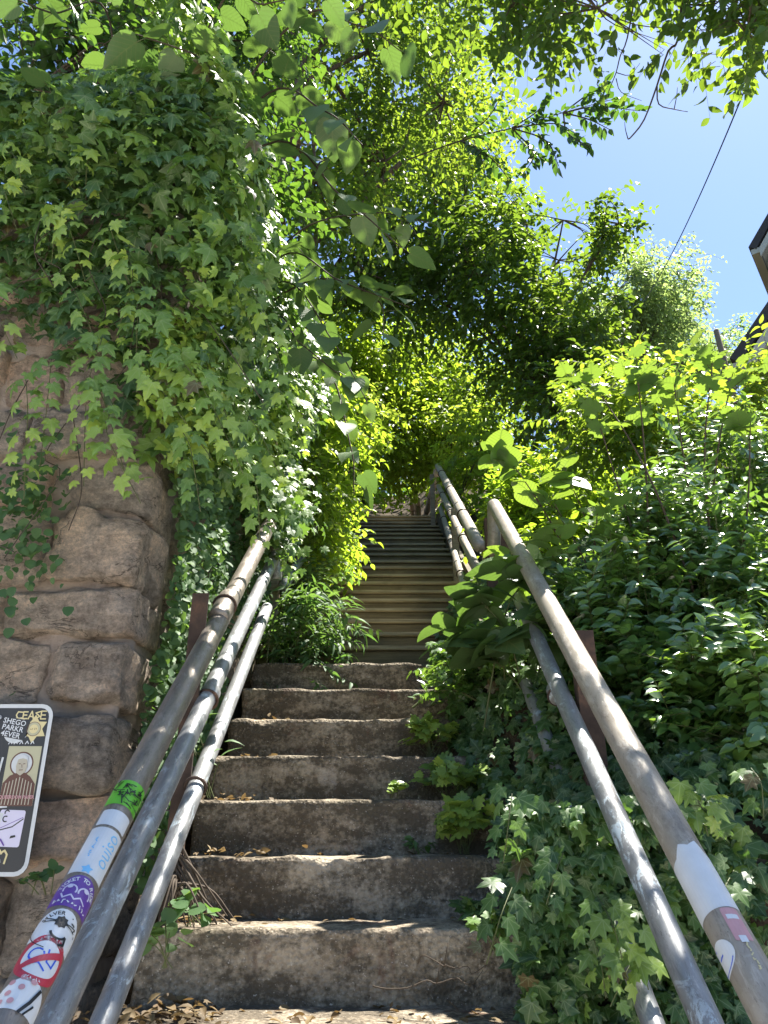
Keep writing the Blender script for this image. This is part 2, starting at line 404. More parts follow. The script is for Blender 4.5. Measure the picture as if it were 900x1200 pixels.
def maple():
    half = [(.08,-.1),(.28,-.16),(.42,-.04),(.56,.06),(.46,.18),(.62,.36),(.46,.42),(.34,.44),(.42,.62),(.3,.72),(.22,.7),(.12,.9),(.015,1.02)]
    z = lambda x, y: -.3*x*x - .2*max(y,0)**2 + .1*abs(x)
    V = [(0,0,0),(0,.35,z(0,.35)),(0,.7,z(0,.7))]; F = []
    for s in (1,-1):
        b = len(V)
        for x, y in half: V.append((s*x, y, z(x,y)))
        cs = [0,0,1,1,1,1,1,2,2,2,2,2]
        ts = [(1,b+1+1,0)]
        tri = []
        for j in range(len(half)-1): tri.append((1 if j < 8 else 2, b+j, b+j+1))
        tri.append((1, 0, b)); tri.append((1, b+8, 2))
        for t in tri: F.append(t if s == 1 else t[::-1])
    return np.array(V, float), np.array(F)
T['maple'] = maple()

def leaves(name, tm, P, D, Nn, S, tint, m, parent=None, label=None):
    V0, F0 = T[tm]; k = len(P)
    Y = norm(D); X = norm(np.cross(Y, Nn)); Z = np.cross(X, Y)
    B = np.stack([X, Y, Z], 1)                                    # (k,3,3)
    curl = 1 + rng.normal(0, .45, (k, 1))
    L = np.repeat(V0[None], k, 0).copy(); L[:, :, 2] *= curl; L[:, :, 0] *= rng.uniform(.85, 1.12, (k, 1))
    V = np.einsum('kvi,kij->kvj', L * S[:, None, None], B) + P[:, None, :]
    F = (F0[None] + (np.arange(k) * len(V0))[:, None, None]).reshape(-1, 3)
    tint = np.clip(tint, .06, 1)
    if tm == 'ivy': tint = np.where(rng.uniform(0, 1, k) < .014, 0., tint); D = D + rng.normal(0, .12, D.shape)
    t = np.repeat(tint, len(V0)); uv = np.tile(V0[:, :2], (k, 1))
    me = npmesh(name, V.reshape(-1, 3), F, True, {'tint': t}, uv)
    return link(name, me, m, parent, label)
def stems(name, A, Bm, Cc, r, m, parent=None):
    """many thin three-point stems in one mesh: A start, Bm middle, Cc end"""
    k = len(A); th = np.arange(3) * 2 * math.pi / 3
    t = norm(Cc - A); ref = np.where(np.abs(t[:, 2:3]) > .8, [[1., 0, 0]], [[0., 0, 1.]])
    a = norm(np.cross(t, ref)); b = np.cross(t, a); r = np.broadcast_to(r, (k,))
    V = np.stack([np.stack([p + (rr * r)[:, None] * (math.cos(x) * a + math.sin(x) * b) for x in th], 1)
                  for p, rr in ((A, 1.), (Bm, .75), (Cc, .35))], 1).reshape(k, 9, 3)
    f = np.array([(i*3+j, i*3+(j+1) % 3, (i+1)*3+(j+1) % 3, (i+1)*3+j) for i in range(2) for j in range(3)])
    F = (f[None] + (np.arange(k) * 9)[:, None, None]).reshape(-1, 4)
    return link(name, npmesh(name, V.reshape(-1, 3), F), m, parent)
UP = np.array([0, 0, 1.])
def spray(o, t, L, nl, size, droop=.35, flat=1.0, hang=.35, jit=.3, opposite=False, seed=0):
    """leafy twigs: nl leaves along each twig. returns leaf arrays and twig arrays"""
    m = len(o); t = norm(t); L = np.broadcast_to(L, (m,))
    s = np.cross(t, UP); s = norm(s + rng.normal(0, .15, s.shape))
    j = np.arange(nl)
    if opposite:
        fr = ((j // 2) + .7) / (nl // 2)
    else: fr = (j + .8) / nl
    sd = np.where(j % 2 == 0, 1., -1.)
    at = lambda f: o[:, None] + (t * L[:, None])[:, None] * f[None, :, None] - UP * (droop * L)[:, None, None] * (f**2)[None, :, None]
    P = at(fr)
    D = .55 * t[:, None] + .85 * sd[None, :, None] * s[:, None] - UP * hang + rng.normal(0, jit, P.shape)
    Nn = UP * flat + rng.normal(0, .38, P.shape) + .25 * t[:, None]
    S = size * rng.uniform(.65, 1.2, (m, nl)) * (1 - .25 * np.abs(fr - .45))[None]
    mid = at(np.array([.5]))[:, 0]; end = at(np.array([.98]))[:, 0]
    return P.reshape(-1, 3), D.reshape(-1, 3), Nn.reshape(-1, 3), S.reshape(-1), (o, mid, end)
def in_blobs(blobs, per_area, gap=-.05, gf=1.2, seed=3, shell=.45):
    """blobs: (px,py,d,rx,ry,depth,weight); returns spray origins and outward directions"""
    O, W = [], []
    for q in blobs:
        px, py, d, rx, ry, dep = q[:6]; w = q[6] if len(q) > 6 else 1.
        c = U(px, py, d); s = scale_at(px, py, d); rad = np.array([rx * s, dep, ry * s])
        k = max(6, int(per_area * w * rx * ry * math.pi / 1000))
        v = norm(rng.normal(size=(k * 3, 3))); rr = rng.uniform(0, 1, (k * 3, 1)) ** shell
        p = c + v * rr * rad * (1 + .35 * fbm(v * 1.6 + c, 1.0, seed)[:, None])
        keep = fbm(p, gf, seed + 5) > gap
        p = p[keep][:k]; O.append(p); W.append(v[keep][:k])
    return np.concatenate(O), np.concatenate(W)
def tree(name, label, cat, blobs, dens, tm, size, m, trunk=None, L=.35, nl=7, droop=.3, flat=1., gap=-.1, gf=1.1,
         group=None, tmean=.45, tvar=.35, limb=.035, trunk_r=.12, twig_r=.0025, hang=.35, jit=.3, opposite=False, seed=3, branches=14, stem_mat='twig', tvec=(0, 0, 0)):
    base = np.array(trunk[0]) if trunk is not None else U(*blobs[0][:3])
    t = thing(name, label, cat, base, group)
    o, v = in_blobs(blobs, dens, gap, gf, seed)
    dirs = norm(v * .7 + rng.normal(0, .55, v.shape) + np.array([0, 0, -.05]) + np.array(tvec))
    P, D, Nn, S, tw = spray(o, dirs, L * rng.uniform(.6, 1.3, len(o)), nl, size, droop, flat, hang, jit, opposite)
    tint = tmean + tvar * .8 * fbm(P, .9, seed + 9, 2) + rng.normal(0, tvar * .4, len(P))
    leaves('crown', tm, P, D, Nn, S, tint, m, t)
    stems('twig_sprays', *tw, twig_r, M[stem_mat], t)
    mb = MB()
    if trunk is not None:
        tp = bend(trunk, 6); k = len(tp)
        mb.tube(tp + fbm(tp * 3, 1., seed)[:, None] * .02, np.linspace(trunk_r, trunk_r * .45, k), 10)
    else: tp = None
    lb = MB(); nlb = 0
    for q in blobs:
        c = U(*q[:3])
        if tp is not None:
            a = tp[min(len(tp) - 1, int(len(tp) * rng.uniform(.55, 1.)))]
        else: a = c
        if tp is not None:
            mid = (a + c) / 2 + np.array([0, 0, .12 * np.linalg.norm(c - a)]) + rng.normal(0, .08, 3)
            lb.tube(bend([a, mid, c], 5), np.linspace(limb, limb * .4, 11), 6, cap=False); nlb += 1
        near = o[np.argsort(np.linalg.norm(o - c, axis=1))[:max(12, int(len(o) / len(blobs)))]]
        for p in near[rng.permutation(len(near))[:branches]]:
            m1 = (c + p) / 2 + rng.normal(0, .05, 3)
            lb.tube(bend([c, m1, p], 3), np.linspace(limb * .4, limb * .1, 7), 4, cap=False); nlb += 1
    if tp is not None: mb.build('trunk', M['bark'], t, True)
    if nlb: lb.build('limbs', M['bark'], t, True)
    return t

# ---------------------------------------------------------------- world, sun, camera
w = bpy.data.worlds.new('World'); scene.world = w; w.use_nodes = True
nt = w.node_tree; nt.nodes.clear()
SUN_EL, SUN_AZ = R(66), R(50)          # azimuth from straight ahead towards the right
sky = nt.nodes.new('ShaderNodeTexSky'); sky.sky_type = 'NISHITA'; sky.sun_disc = False
sky.sun_elevation = SUN_EL; sky.sun_rotation = SUN_AZ; sky.air_density = 1.0; sky.dust_density = .4; sky.ozone_density = 4.5
bg = nt.nodes.new('ShaderNodeBackground'); bg.inputs[1].default_value = .068
wo = nt.nodes.new('ShaderNodeOutputWorld')
nt.links.new(sky.outputs[0], bg.inputs[0]); nt.links.new(bg.outputs[0], wo.inputs[0])
sl = bpy.data.lights.new('sun', 'SUN'); sl.energy = 5.0; sl.angle = R(.53); sl.color = (1, .95, .86)
so = bpy.data.objects.new('sun', sl); C.objects.link(so)
sd = Vector((math.sin(SUN_AZ) * math.cos(SUN_EL), math.cos(SUN_AZ) * math.cos(SUN_EL), math.sin(SUN_EL)))
so.rotation_euler = sd.to_track_quat('Z', 'Y').to_euler(); so.location = (6, 6, 12)
cam = bpy.data.cameras.new('camera'); co = bpy.data.objects.new('camera', cam); C.objects.link(co)
cam.sensor_fit = 'VERTICAL'; cam.sensor_height = 24; cam.lens = 24 * 900 / 1200
cam.clip_start = .05; cam.clip_end = 2000
co.rotation_euler = (R(90) + PITCH, 0, 0)
scene.camera = co
scene.render.resolution_x, scene.render.resolution_y = 768, 1024
vs = scene.view_settings; vs.view_transform = 'Standard'; vs.look = 'None'; vs.exposure = 1.95; vs.gamma = 1; vs.use_curve_mapping = False
scene.cycles.max_bounces = 7; scene.cycles.diffuse_bounces = 5; scene.cycles.transmission_bounces = 5
scene.cycles.use_denoising = True; scene.cycles.sample_clamp_indirect = 6

# ---------------------------------------------------------------- the lie of the land
H0, D0, RUN, RISE = -.415, 2.43, .263, .18
CY = [2.40, 2.695, 2.945, 3.205, 3.47, 3.735, 4.0]          # front edge of each concrete step
CZ = [H0 + RISE * (k + 1) for k in range(7)]
WY = []
for k, py in enumerate([757, 741, 726, 713, 702, 692, 682, 673, 664, 657, 649, 643, 637, 630]):
    h = CZ[-1] + .172 * (k + 1)
    WY.append(h / math.tan(PITCH - math.atan((py - 600) / 900)))
for k in range(6): WY.append(WY[-1] + .3)
NW = len(WY)
WZ = [CZ[-1] + .172 * (k + 1) for k in range(NW)]
LY = np.array([-2, 1.05] + [2.43, 4.1] + [WY[0], WY[-1], WY[-1] + 2.2, 20, 60, 200]); 
LZ = np.array([GROUND, GROUND] + [CZ[0], CZ[-1] + .1] + [WZ[0], WZ[-1], WZ[-1] + .4, WZ[-1] + 5.2, 16, 20])
def stair_line(y): return np.interp(y, LY, LZ)
def sm(a, b, x): 
    t = np.clip((x - a) / (b - a), 0, 1); return t * t * (3 - 2 * t)
def hill(X, y):
    """height of the earth"""
    X = np.asarray(X, float); y = np.asarray(y, float); L = stair_line(y)
    left = np.maximum(2.1, L + .9) + .25 * np.clip(-X - .9, 0, 4) 
    left = np.where(y > 2.78, left, GROUND - .3)
    bed = np.where(y > 2.3, L - .42, GROUND)
    right = L - .42 + .4 * sm(.45, 1.3, X) + .28 * np.clip(X - .75, 0, 3.5)
    right = np.where(y > 2.6, right, GROUND)
    z = np.where(X < -.86, left, np.where(X > .30, right, bed))
    return z
def at(x, y, dz=0): return np.array([x, y, float(hill(x, y)) + dz])
def axis(*seg):
    out = []
    for a, b, n in seg: out += list(np.linspace(a, b, n, endpoint=False))
    return np.array(out + [seg[-1][1]])
xs = axis((-300, -30, 10), (-30, -6, 12), (-6, -1, 24), (-1, 1, 50), (1, 6, 30), (6, 30, 12), (30, 300, 10))
ys = axis((-60, 0, 10), (0, 2, 10), (2, 3, 26), (3, 10, 70), (10, 30, 25), (30, 400, 14))
gx, gy = np.meshgrid(xs, ys); gz = hill(gx, gy)
P = np.stack([gx.ravel(), gy.ravel(), gz.ravel()], 1); P[:, 2] += .05 * fbm(P, 1.7, 2) * (P[:, 1] > 2.5)
nx = len(xs); F = np.array([(j*nx+i, j*nx+i+1, (j+1)*nx+i+1, (j+1)*nx+i) for j in range(len(ys)-1) for i in range(nx-1)])
tag(link('hillside', npmesh('hillside', P, F), M['soil']), kind='structure')
mb = MB(); mb.box((-60, -5, GROUND - .2), (60, 1.12, GROUND + .02))
tag(mb.build('pavement', M['asphalt']), kind='structure')
mb = MB(); mb.box((-60, -16, GROUND - .3), (60, -5.01, GROUND - .11)); tag(mb.build('road', M['road']), kind='structure')

# ---------------------------------------------------------------- concrete steps
def rough_box(name, lo, hi, mat_, parent, res=.02, amp=.006, rnd=.014, seed=1, label=None):
    """a weathered block: rounded edges, chipped and uneven"""
    lo = np.array(lo); hi = np.array(hi); V = []; F = []; b = 0
    for ax in range(3):
        u, v = [(1, 2), (2, 0), (0, 1)][ax]
        nu = max(2, int((hi[u]-lo[u]) / res)); nv = max(2, int((hi[v]-lo[v]) / res))
        for s in (0, 1):
            a, c = np.meshgrid(np.linspace(0, 1, nu+1), np.linspace(0, 1, nv+1), indexing='ij')
            p = np.zeros((a.size, 3)); p[:, u] = lo[u] + a.ravel()*(hi[u]-lo[u]); p[:, v] = lo[v] + c.ravel()*(hi[v]-lo[v]); p[:, ax] = (lo, hi)[s][ax]
            q = np.array([(i*(nv+1)+j, (i+1)*(nv+1)+j, (i+1)*(nv+1)+j+1, i*(nv+1)+j+1) for i in range(nu) for j in range(nv)])
            F.append((q if s else q[:, ::-1]) + b); V.append(p); b += len(p)
    V = np.concatenate(V); F = np.concatenate(F)
    mid = (lo + hi) / 2; half = (hi - lo) / 2
    r = rnd * (1 + .9 * fbm(V, 6, seed + 3) + 5 * np.maximum(fbm(V, 8.5, seed + 5) - .5, 0))[:, None].clip(.2)
    q = V - mid; inner = np.clip(q, -(half - r), half - r); d = q - inner
    V = mid + inner + norm(d) * np.minimum(np.linalg.norm(d, axis=1, keepdims=True), r)
    n_ = norm(d + 1e-6)
    V += n_ * (amp * fbm(V, 9, seed, 4))[:, None]
    me = npmesh(name, V, F)
    bm = bmesh.new(); bm.from_mesh(me); bmesh.ops.remove_doubles(bm, verts=bm.verts, dist=.0008); bm.to_mesh(me); bm.free()
    return link(name, me, mat_, parent, label)
st = thing('concrete_staircase', 'lower flight of stained brown concrete steps between the pipe railings', 'staircase', (0, 2.4, H0))
for k in range(-6, 0):
    rough_box('step', (-.7, D0 + RUN*(k) - .02, H0 + RISE*k - .4), (.95, D0 + RUN*(k+1) + .35, H0 + RISE*(k+1)), M['concrete'], st, .05, .004, .012, k+20)
for k in range(7):
    y1 = (CY[k+1] if k < 6 else 4.55) + .12
    dx = rng.normal(0, .008)
    rough_box('step', (-.685 + dx, CY[k] + rng.normal(0, .004), CZ[k] - .4), (.95, y1, CZ[k] + rng.normal(0, .003)), M['concrete'], st, .016, .0065, .012, k)

# ---------------------------------------------------------------- wooden flight
wt = thing('wooden_staircase', 'upper flight of weathered brown board steps climbing into the trees', 'staircase', (0, WY[0], CZ[-1]))
def board(name, x0, x1, y0, y1, z0, z1, k, parent=wt):
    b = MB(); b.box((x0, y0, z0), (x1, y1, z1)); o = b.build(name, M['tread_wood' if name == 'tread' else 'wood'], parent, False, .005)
    return o
for k in range(NW):
    z = WZ[k]; y = WY[k]; ny = WY[k+1] if k < NW - 1 else y + 3.4
    x0, x1 = -.72 + rng.normal(0, .01), .72 + rng.normal(0, .01)
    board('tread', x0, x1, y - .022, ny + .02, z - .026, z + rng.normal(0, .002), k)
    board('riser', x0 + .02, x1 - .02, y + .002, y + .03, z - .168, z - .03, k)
yt = WY[-1] + 3.4; zt = WZ[-1]
for k in range(9):
    z = zt + .172 * (k + 1); y = yt + .32 * k
    board('tread', -.7, .7, y - .022, y + .34 + (30 if k == 8 else 0), z - .042, z, k)
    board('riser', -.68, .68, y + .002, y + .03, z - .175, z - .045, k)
for s in (-1, 1):
    b = MB()
    A = np.array([s*.745, 4.2, CZ[-1] - .1]); Bq = np.array([s*.745, WY[-1], WZ[-1] - .05])
    V = [A + (-.02, 0, -.15), A + (.02, 0, -.15), Bq + (.02, 0, -.15), Bq + (-.02, 0, -.15), A + (-.02, 0, .16), A + (.02, 0, .16), Bq + (.02, 0, .16), Bq + (-.02, 0, .16)]
    b.add(V, [(0,3,2,1),(4,5,6,7),(0,1,5,4),(1,2,6,5),(2,3,7,6),(3,0,4,7)])
    b.build('stringer', M['wood'], wt)

# ---------------------------------------------------------------- stone walls
def rock(c, half, seed, pw=.42):
    """rounded irregular stone as vertices/quads"""
    n = 26; V = []; F = []; b = 0
    for ax in range(3):
        u, v = [(1, 2), (2, 0), (0, 1)][ax]
        for s in (-1, 1):
            a, cc = np.meshgrid(np.linspace(-1, 1, n+1), np.linspace(-1, 1, n+1), indexing='ij')
            p = np.zeros((a.size, 3)); p[:, u] = a.ravel(); p[:, v] = cc.ravel(); p[:, ax] = s
            q = np.array([(i*(n+1)+j, (i+1)*(n+1)+j, (i+1)*(n+1)+j+1, i*(n+1)+j+1) for i in range(n) for j in range(n)])
            F.append((q if s > 0 else q[:, ::-1]) + b); V.append(p); b += len(p)
    V = np.concatenate(V); F = np.concatenate(F)
    sp = V / (np.sum(np.abs(V)**12, 1, keepdims=True)**(1/12))
    for q in range(7):      # split faces
        nn = norm(rng.normal(0, .5, 3) * (1, .3, 1) + (0, -1., 0)); hmax = np.max(sp @ nn); hh = hmax * rng.uniform(.88, .99)
        ov = np.maximum(sp @ nn - hh, 0); sp = sp - ov[:, None] * nn * .92
    p = sp * half
    p[:, 0] += p[:, 2] * rng.normal(0, .1); p[:, 2] += p[:, 0] * rng.normal(0, .05)
    p += c
    dn = norm(sp)
    sz = min(half)
    p += dn * (sz * (.12 * fbm(p, 2.6 / (max(half) * 2) , seed) + (.15 * fbm(p, 11, seed + 7, 4) + .06 * np.abs(fbm(p * (1, 1, 2.5), 24, seed + 9, 3)))))[:, None]
    return p, F
def stone_wall(name, label, x0, x1, yface, ztop, zbot, corner=None, seed=0, rows=None, depth=.5, side_len=0):
    t = thing(name, label, 'stone wall', ((x0+x1)/2, yface, zbot))
    VS, FS, TS = [], [], []; b = 0
    def put(c, half, sd):
        nonlocal b
        v, f = rock(np.array(c), np.array(half), sd); VS.append(v); FS.append(f + b); TS.append(np.full(len(v), rng.uniform())); b += len(v)
    z = zbot; k = 0
    while z < ztop:
        h = rng.uniform(.15, .27) if rows is None or k >= len(rows) else rows[k]
        xr = corner if corner is not None else x1
        x = xr; first = True
        while x > x0:
            wd = rng.uniform(.2, .46)
            hh = h * rng.uniform(.9, 1.0)
            if rng.uniform() < .22 and not first and h > .2:
                put((x - wd/2, yface + .12, z + h*.25), (wd/2 - .012, .19, h*.25 - .008), seed + k*31 + b)
                put((x - wd/2, yface + .12, z + h*.75), (wd/2 - .012, .19, h*.25 - .008), seed + k*37 + b)
            else:
                put((x - wd/2, yface + .115 + rng.normal(0, .012), z + h/2), (wd/2 - .005, .19, hh/2 - .005), seed + k*31 + b)
            x -= wd; first = False
        if side_len:
            y = yface + .3
            while y < yface + side_len:
                wd = rng.uniform(.25, .5)
                put((xr - .17, y + wd/2, z + h/2), (.16, wd/2 - .012, h/2 - .01), seed + k*41 + b); y += wd
        z += h; k += 1
    me = npmesh('stonework', np.concatenate(VS), np.concatenate(FS), True, {'tint': np.concatenate(TS)})
    link('stonework', me, M['stone'], t)
    # mortar bed, slightly behind the stone faces
    rough_box('mortar', (x0, yface - .027, zbot - .1), ((corner if corner is not None else x1) - .03, yface + depth, ztop), M['mortar'], t, .025, .018, .03, seed + 5)
    if side_len:
        rough_box('mortar', (xr - .4, yface + depth + .01, zbot - .1), (xr - .04, yface + side_len, ztop), M['mortar'], t, .08, .02, .03, seed + 6)
    return t
stone_wall('stone_wall', 'tall rubble stone retaining wall with sign, left of the steps', -4.2, -.8, 2.42, 2.25, GROUND, corner=-.80, seed=3,
           rows=[.22, .26, .2, .24, .28, .26, .2, .25, .22, .17, .26, .19, .22, .24, .2], side_len=2.2)
stone_wall('stone_wall', 'low pale stone wall under the ivy bank, right of the steps', .86, 3.6, 2.36, -.06, GROUND, seed=50)

# ---------------------------------------------------------------- pipe railings
def flat(shape, *a):
    """2-D outlines in metres"""
    if shape == 'rect':
        w_, h_ = a[:2]; r_ = a[2] if len(a) > 2 else 0
        if not r_: return [(-w_/2,-h_/2),(w_/2,-h_/2),(w_/2,h_/2),(-w_/2,h_/2)]
        out = []
        for cx, cy, a0 in ((w_/2-r_, -h_/2+r_, -90), (w_/2-r_, h_/2-r_, 0), (-w_/2+r_, h_/2-r_, 90), (-w_/2+r_, -h_/2+r_, 180)):
            out += [(cx + r_*math.cos(R(a0+q)), cy + r_*math.sin(R(a0+q))) for q in (0, 22, 45, 68, 90)]
        return out
    if shape == 'disc':
        return [(a[0]*math.cos(q*math.pi/18), a[0]*math.sin(q*math.pi/18)) for q in range(36)]
    if shape == 'dome':
        w_, h_ = a; return [(-w_/2, -h_/2), (w_/2, -h_/2)] + [(w_/2*math.cos(q*math.pi/16), h_/2 - w_/2 + w_/2*math.sin(q*math.pi/16)) for q in range(17)]
    if shape == 'star':
        n, ro, ri = a; return [((ro if q % 2 == 0 else ri)*math.sin(q*math.pi/n), (ro if q % 2 == 0 else ri)*math.cos(q*math.pi/n)) for q in range(2*n)]
def moved(pts, x=0, y=0, rot=0):
    c, s = math.cos(R(rot)), math.sin(R(rot)); return [(x + p*c - q*s, y + p*s + q*c) for p, q in pts]
def stroke(pts, wd):
    """a line drawn with width, as a list of quads"""
    out = []
    for (x0, y0), (x1, y1) in zip(pts[:-1], pts[1:]):
        l = math.hypot(x1-x0, y1-y0) or 1e-6; nx_, ny_ = -(y1-y0)/l*wd/2, (x1-x0)/l*wd/2; ex, ey = (x1-x0)/l*wd*.3, (y1-y0)/l*wd*.3
        out.append([(x0-nx_-ex, y0-ny_-ey), (x1-nx_+ex, y1-ny_+ey), (x1+nx_+ex, y1+ny_+ey), (x0+nx_-ex, y0+ny_-ey)])
    return out
def arc(r, a0, a1, x=0, y=0, n=14):
    return [(x + r*math.cos(R(a0+(a1-a0)*q/n)), y + r*math.sin(R(a0+(a1-a0)*q/n))) for q in range(n+1)]
def text2d(s, size, bold=.0):
    cu = bpy.data.curves.new('t', 'FONT'); cu.body = s; cu.size = size; cu.align_x = 'CENTER'; cu.align_y = 'CENTER'; cu.offset = bold; cu.resolution_u = 2
    ob = bpy.data.objects.new('t', cu); C.objects.link(ob)
    bpy.context.view_layer.update()
    me = bpy.data.meshes.new_from_object(ob.evaluated_get(bpy.context.evaluated_depsgraph_get()))
    V = [(v.co.x, v.co.y) for v in me.vertices]; F = [tuple(p.vertices) for p in me.polygons]
    bpy.data.objects.remove(ob); bpy.data.curves.remove(cu); bpy.data.meshes.remove(me)
    return V, F
class Print:
    """flat printed matter in layers; map2 turns (x,y,layer) into space"""
    def __init__(s, cut=0): s.L = []; s.mats = []; s.cut = cut; s.z = 0
    def _m(s, m):
        if m not in s.mats: s.mats.append(m)
        return s.mats.index(m)
    def poly(s, pts, m): s.L.append((pts, [tuple(range(len(pts)))], s._m(m), s.z)); s.z += 1; return s
    def strokes(s, pts, wd, m):
        z = s.z
        for q in stroke(pts, wd): s.L.append((q, [(0,1,2,3)], s._m(m), z)); z += .04
        s.z += 1; return s
    def text(s, st_, size, m, x=0, y=0, rot=0, bold=.0, sx=1.0):
        V, F = text2d(st_, size, bold); s.L.append((moved([(p*sx, q) for p, q in V], x, y, rot), F, s._m(m), s.z)); s.z += 1; return s
    def marks(s, m, x0, y0, x1, y1, n, h):
        """lettering too worn to read"""
        for i in range(n):
            x, y = x0 + (x1-x0)*i/(n-1), y0 + (y1-y0)*i/(n-1)
            q = [(x + rng.uniform(-.3, .3)*h, y + rng.uniform(-.5, .5)*h) for _ in range(3)]
            for qq in stroke(q, h*.22): s.L.append((qq, [(0,1,2,3)], s._m(m), s.z))
            s.z += .05
        s.z += 1; return s
    def arctext(s, st_, size, m, r, a0, a1, x=0, y=0):
        for i, ch in enumerate(st_):
            if ch == ' ': continue
            a = a0 + (a1 - a0) * i / max(1, len(st_) - 1)
            V, F = text2d(ch, size, .0003); rot = a - 90 if a1 < a0 else a + 90
            s.L.append((moved(V, x + r*math.cos(R(a)), y + r*math.sin(R(a)), rot), F, s._m(m), s.z))
        s.z += 1; return s
    def build(s, name, map3, parent, label=None, step=.00022, base=.0007):
        bm = bmesh.new()
        for pts, fs, mi, z in s.L:
            vs_ = [bm.verts.new((p, q, z)) for p, q in pts]
            for f in fs:
                try: bm.faces.new([vs_[i] for i in f]).material_index = mi
                except ValueError: pass
        bmesh.ops.triangulate(bm, faces=[f for f in bm.faces if len(f.verts) > 4])
        if s.cut:
            for x in np.arange(-.12, .1201, s.cut):
                bmesh.ops.bisect_plane(bm, geom=bm.verts[:]+bm.edges[:]+bm.faces[:], plane_co=(x, 0, 0), plane_no=(1, 0, 0))
        for f in bm.faces:
            f.normal_update()
            if f.normal.z < 0: f.normal_flip()
        for v in bm.verts:
            v.co = Vector(map3(v.co.x, v.co.y, base + v.co.z * step))
        me = bpy.data.meshes.new(name); bm.to_mesh(me); bm.free()
        for m in s.mats: me.materials.append(M[m])
        return link(name, me, None, parent, label)

def rail_pipe(mb, P, r, joints=()):
    mb.tube(bend(P, 8) if len(P) > 2 else np.array([P[0] + (P[1]-P[0])*t for t in np.linspace(0, 1, 12)]), r, 20)
    A, B = P[0], P[1]
    for t in joints:
        c = A + (B - A) * t; u = norm(B - A); mb.tube([c - u*.03, c - u*.026, c + u*.026, c + u*.03], [r, r + .005, r + .005, r], 20)
def elbow(P, a, b, drop, back):
    """points that turn the end of a rail downwards"""
    u = norm(b - a); return [a, b, b + u*.05 + np.array([0, 0, -.012]), b + u*.075 + np.array([0, 0, -.06]), b + u*.075 + np.array([0, back, -drop])]
def straight_then(a, b, tail):
    q = [a + (b - a)*t for t in (0, .2, .4, .6, .8, .95)]
    return q + [b] + tail
def channel(mb, x, y, z0, z1, w=.07, d=.05, th=.008):
    mb.box((x - w/2, y, z0), (x + w/2, y + th, z1)); mb.box((x - w/2, y + th, z0), (x - w/2 + th, y + d, z1)); mb.box((x + w/2 - th, y + th, z0), (x + w/2, y + d, z1))
def clamp(parent, c, u, r):
    b = MB(); th = np.linspace(0, 2*math.pi, 25); a = norm(np.cross(u, UP)); q = np.cross(u, a)
    ring = np.array([c + (r + .004)*(math.cos(t)*a + math.sin(t)*q) for t in th[:-1]]); ring = np.concatenate([ring, ring[:1]])
    b.tube(ring, .0055, 6, cap=False)
    b.tube([c - a*(r+.002)*np.sign(a[0]) , c + np.array([-.03 if c[0] < 0 else .03, .02, 0]) - a*0], .006, 6)
    return b.build('clamp', M['rust'], parent, True)
XL, XR = -.58, .59
# --- lower left railing
tl = thing('pipe_railing', 'lower left railing of three steel pipes, top one plastered with stickers', 'railing', (XL, 2.5, CZ[0]))
a, b = UX(20, 1180, XL), UX(322, 603, XL); u_top = norm(b - a); a0 = a - u_top * .75
mb = MB(); u = u_top
rail_pipe(mb, straight_then(a0, b, [b + u*.06 + np.array([0, 0, -.02]), b + u*.1 + np.array([0, 0, -.08]), b + np.array([0, .12, -.2])]), 0.035)
c = UX(262, 712, XL)
mb.tube([c - u*.1, c - u*.09, c + u*.09, c + u*.1], [0.035, 0.037, 0.037, 0.035], 20)
top_rail = mb.build('rail', M['rail_brown'], tl, True, label='thick worn top pipe with stickers'); clamp(tl, c + u*.02, u, 0.036)
a, b = UX(60, 1200, XL), UX(324, 648, XL); u = norm(b - a)
mb = MB(); rail_pipe(mb, straight_then(a - u*.7, b, [b + u*.045 + np.array([0, 0, -.015]), b + u*.06 + np.array([0, 0, -.07]), b + u*.05 + np.array([0, .02, -.16])]), .029, )
c = UX(245, 815, XL); mb.tube([c - u*.03, c - u*.025, c + u*.025, c + u*.03], [.029, .0335, .0335, .029], 20)
mid_rail = mb.build('rail', M['rail_blue'], tl, True, label='blue grey middle pipe with flaking paint'); clamp(tl, c - u*.03, u, .03)
a, b = UX(120, 1200, XL), UX(313, 712, XL); u = norm(b - a)
mb = MB(); rail_pipe(mb, [a - u*.7, b], .027)
c = UX(229, 922, XL); low_rail = mb.build('rail', M['rail_blue'], tl, True, label='blue grey lowest pipe with open end'); clamp(tl, c, u, .028)
mb = MB(); pt = U(236, 695, 2.52); pb = U(196, 1085, 2.50)
V = []; F = []
for (x, y) in ((0, 0), (.055, 0), (.055, .009), (.009, .009), (.009, .055), (0, .055)):
    V.append(pb + np.array([x - .03, y, -.25])); 
for (x, y) in ((0, 0), (.055, 0), (.055, .009), (.009, .009), (.009, .055), (0, .055)):
    V.append(pt + np.array([x - .03, y, 0]))
mb.add(V, [(i, (i+1) % 6, 6+(i+1) % 6, 6+i) for i in range(6)] + [(11,10,9,8,7,6)])
mb.build('post', M['rust'], tl)


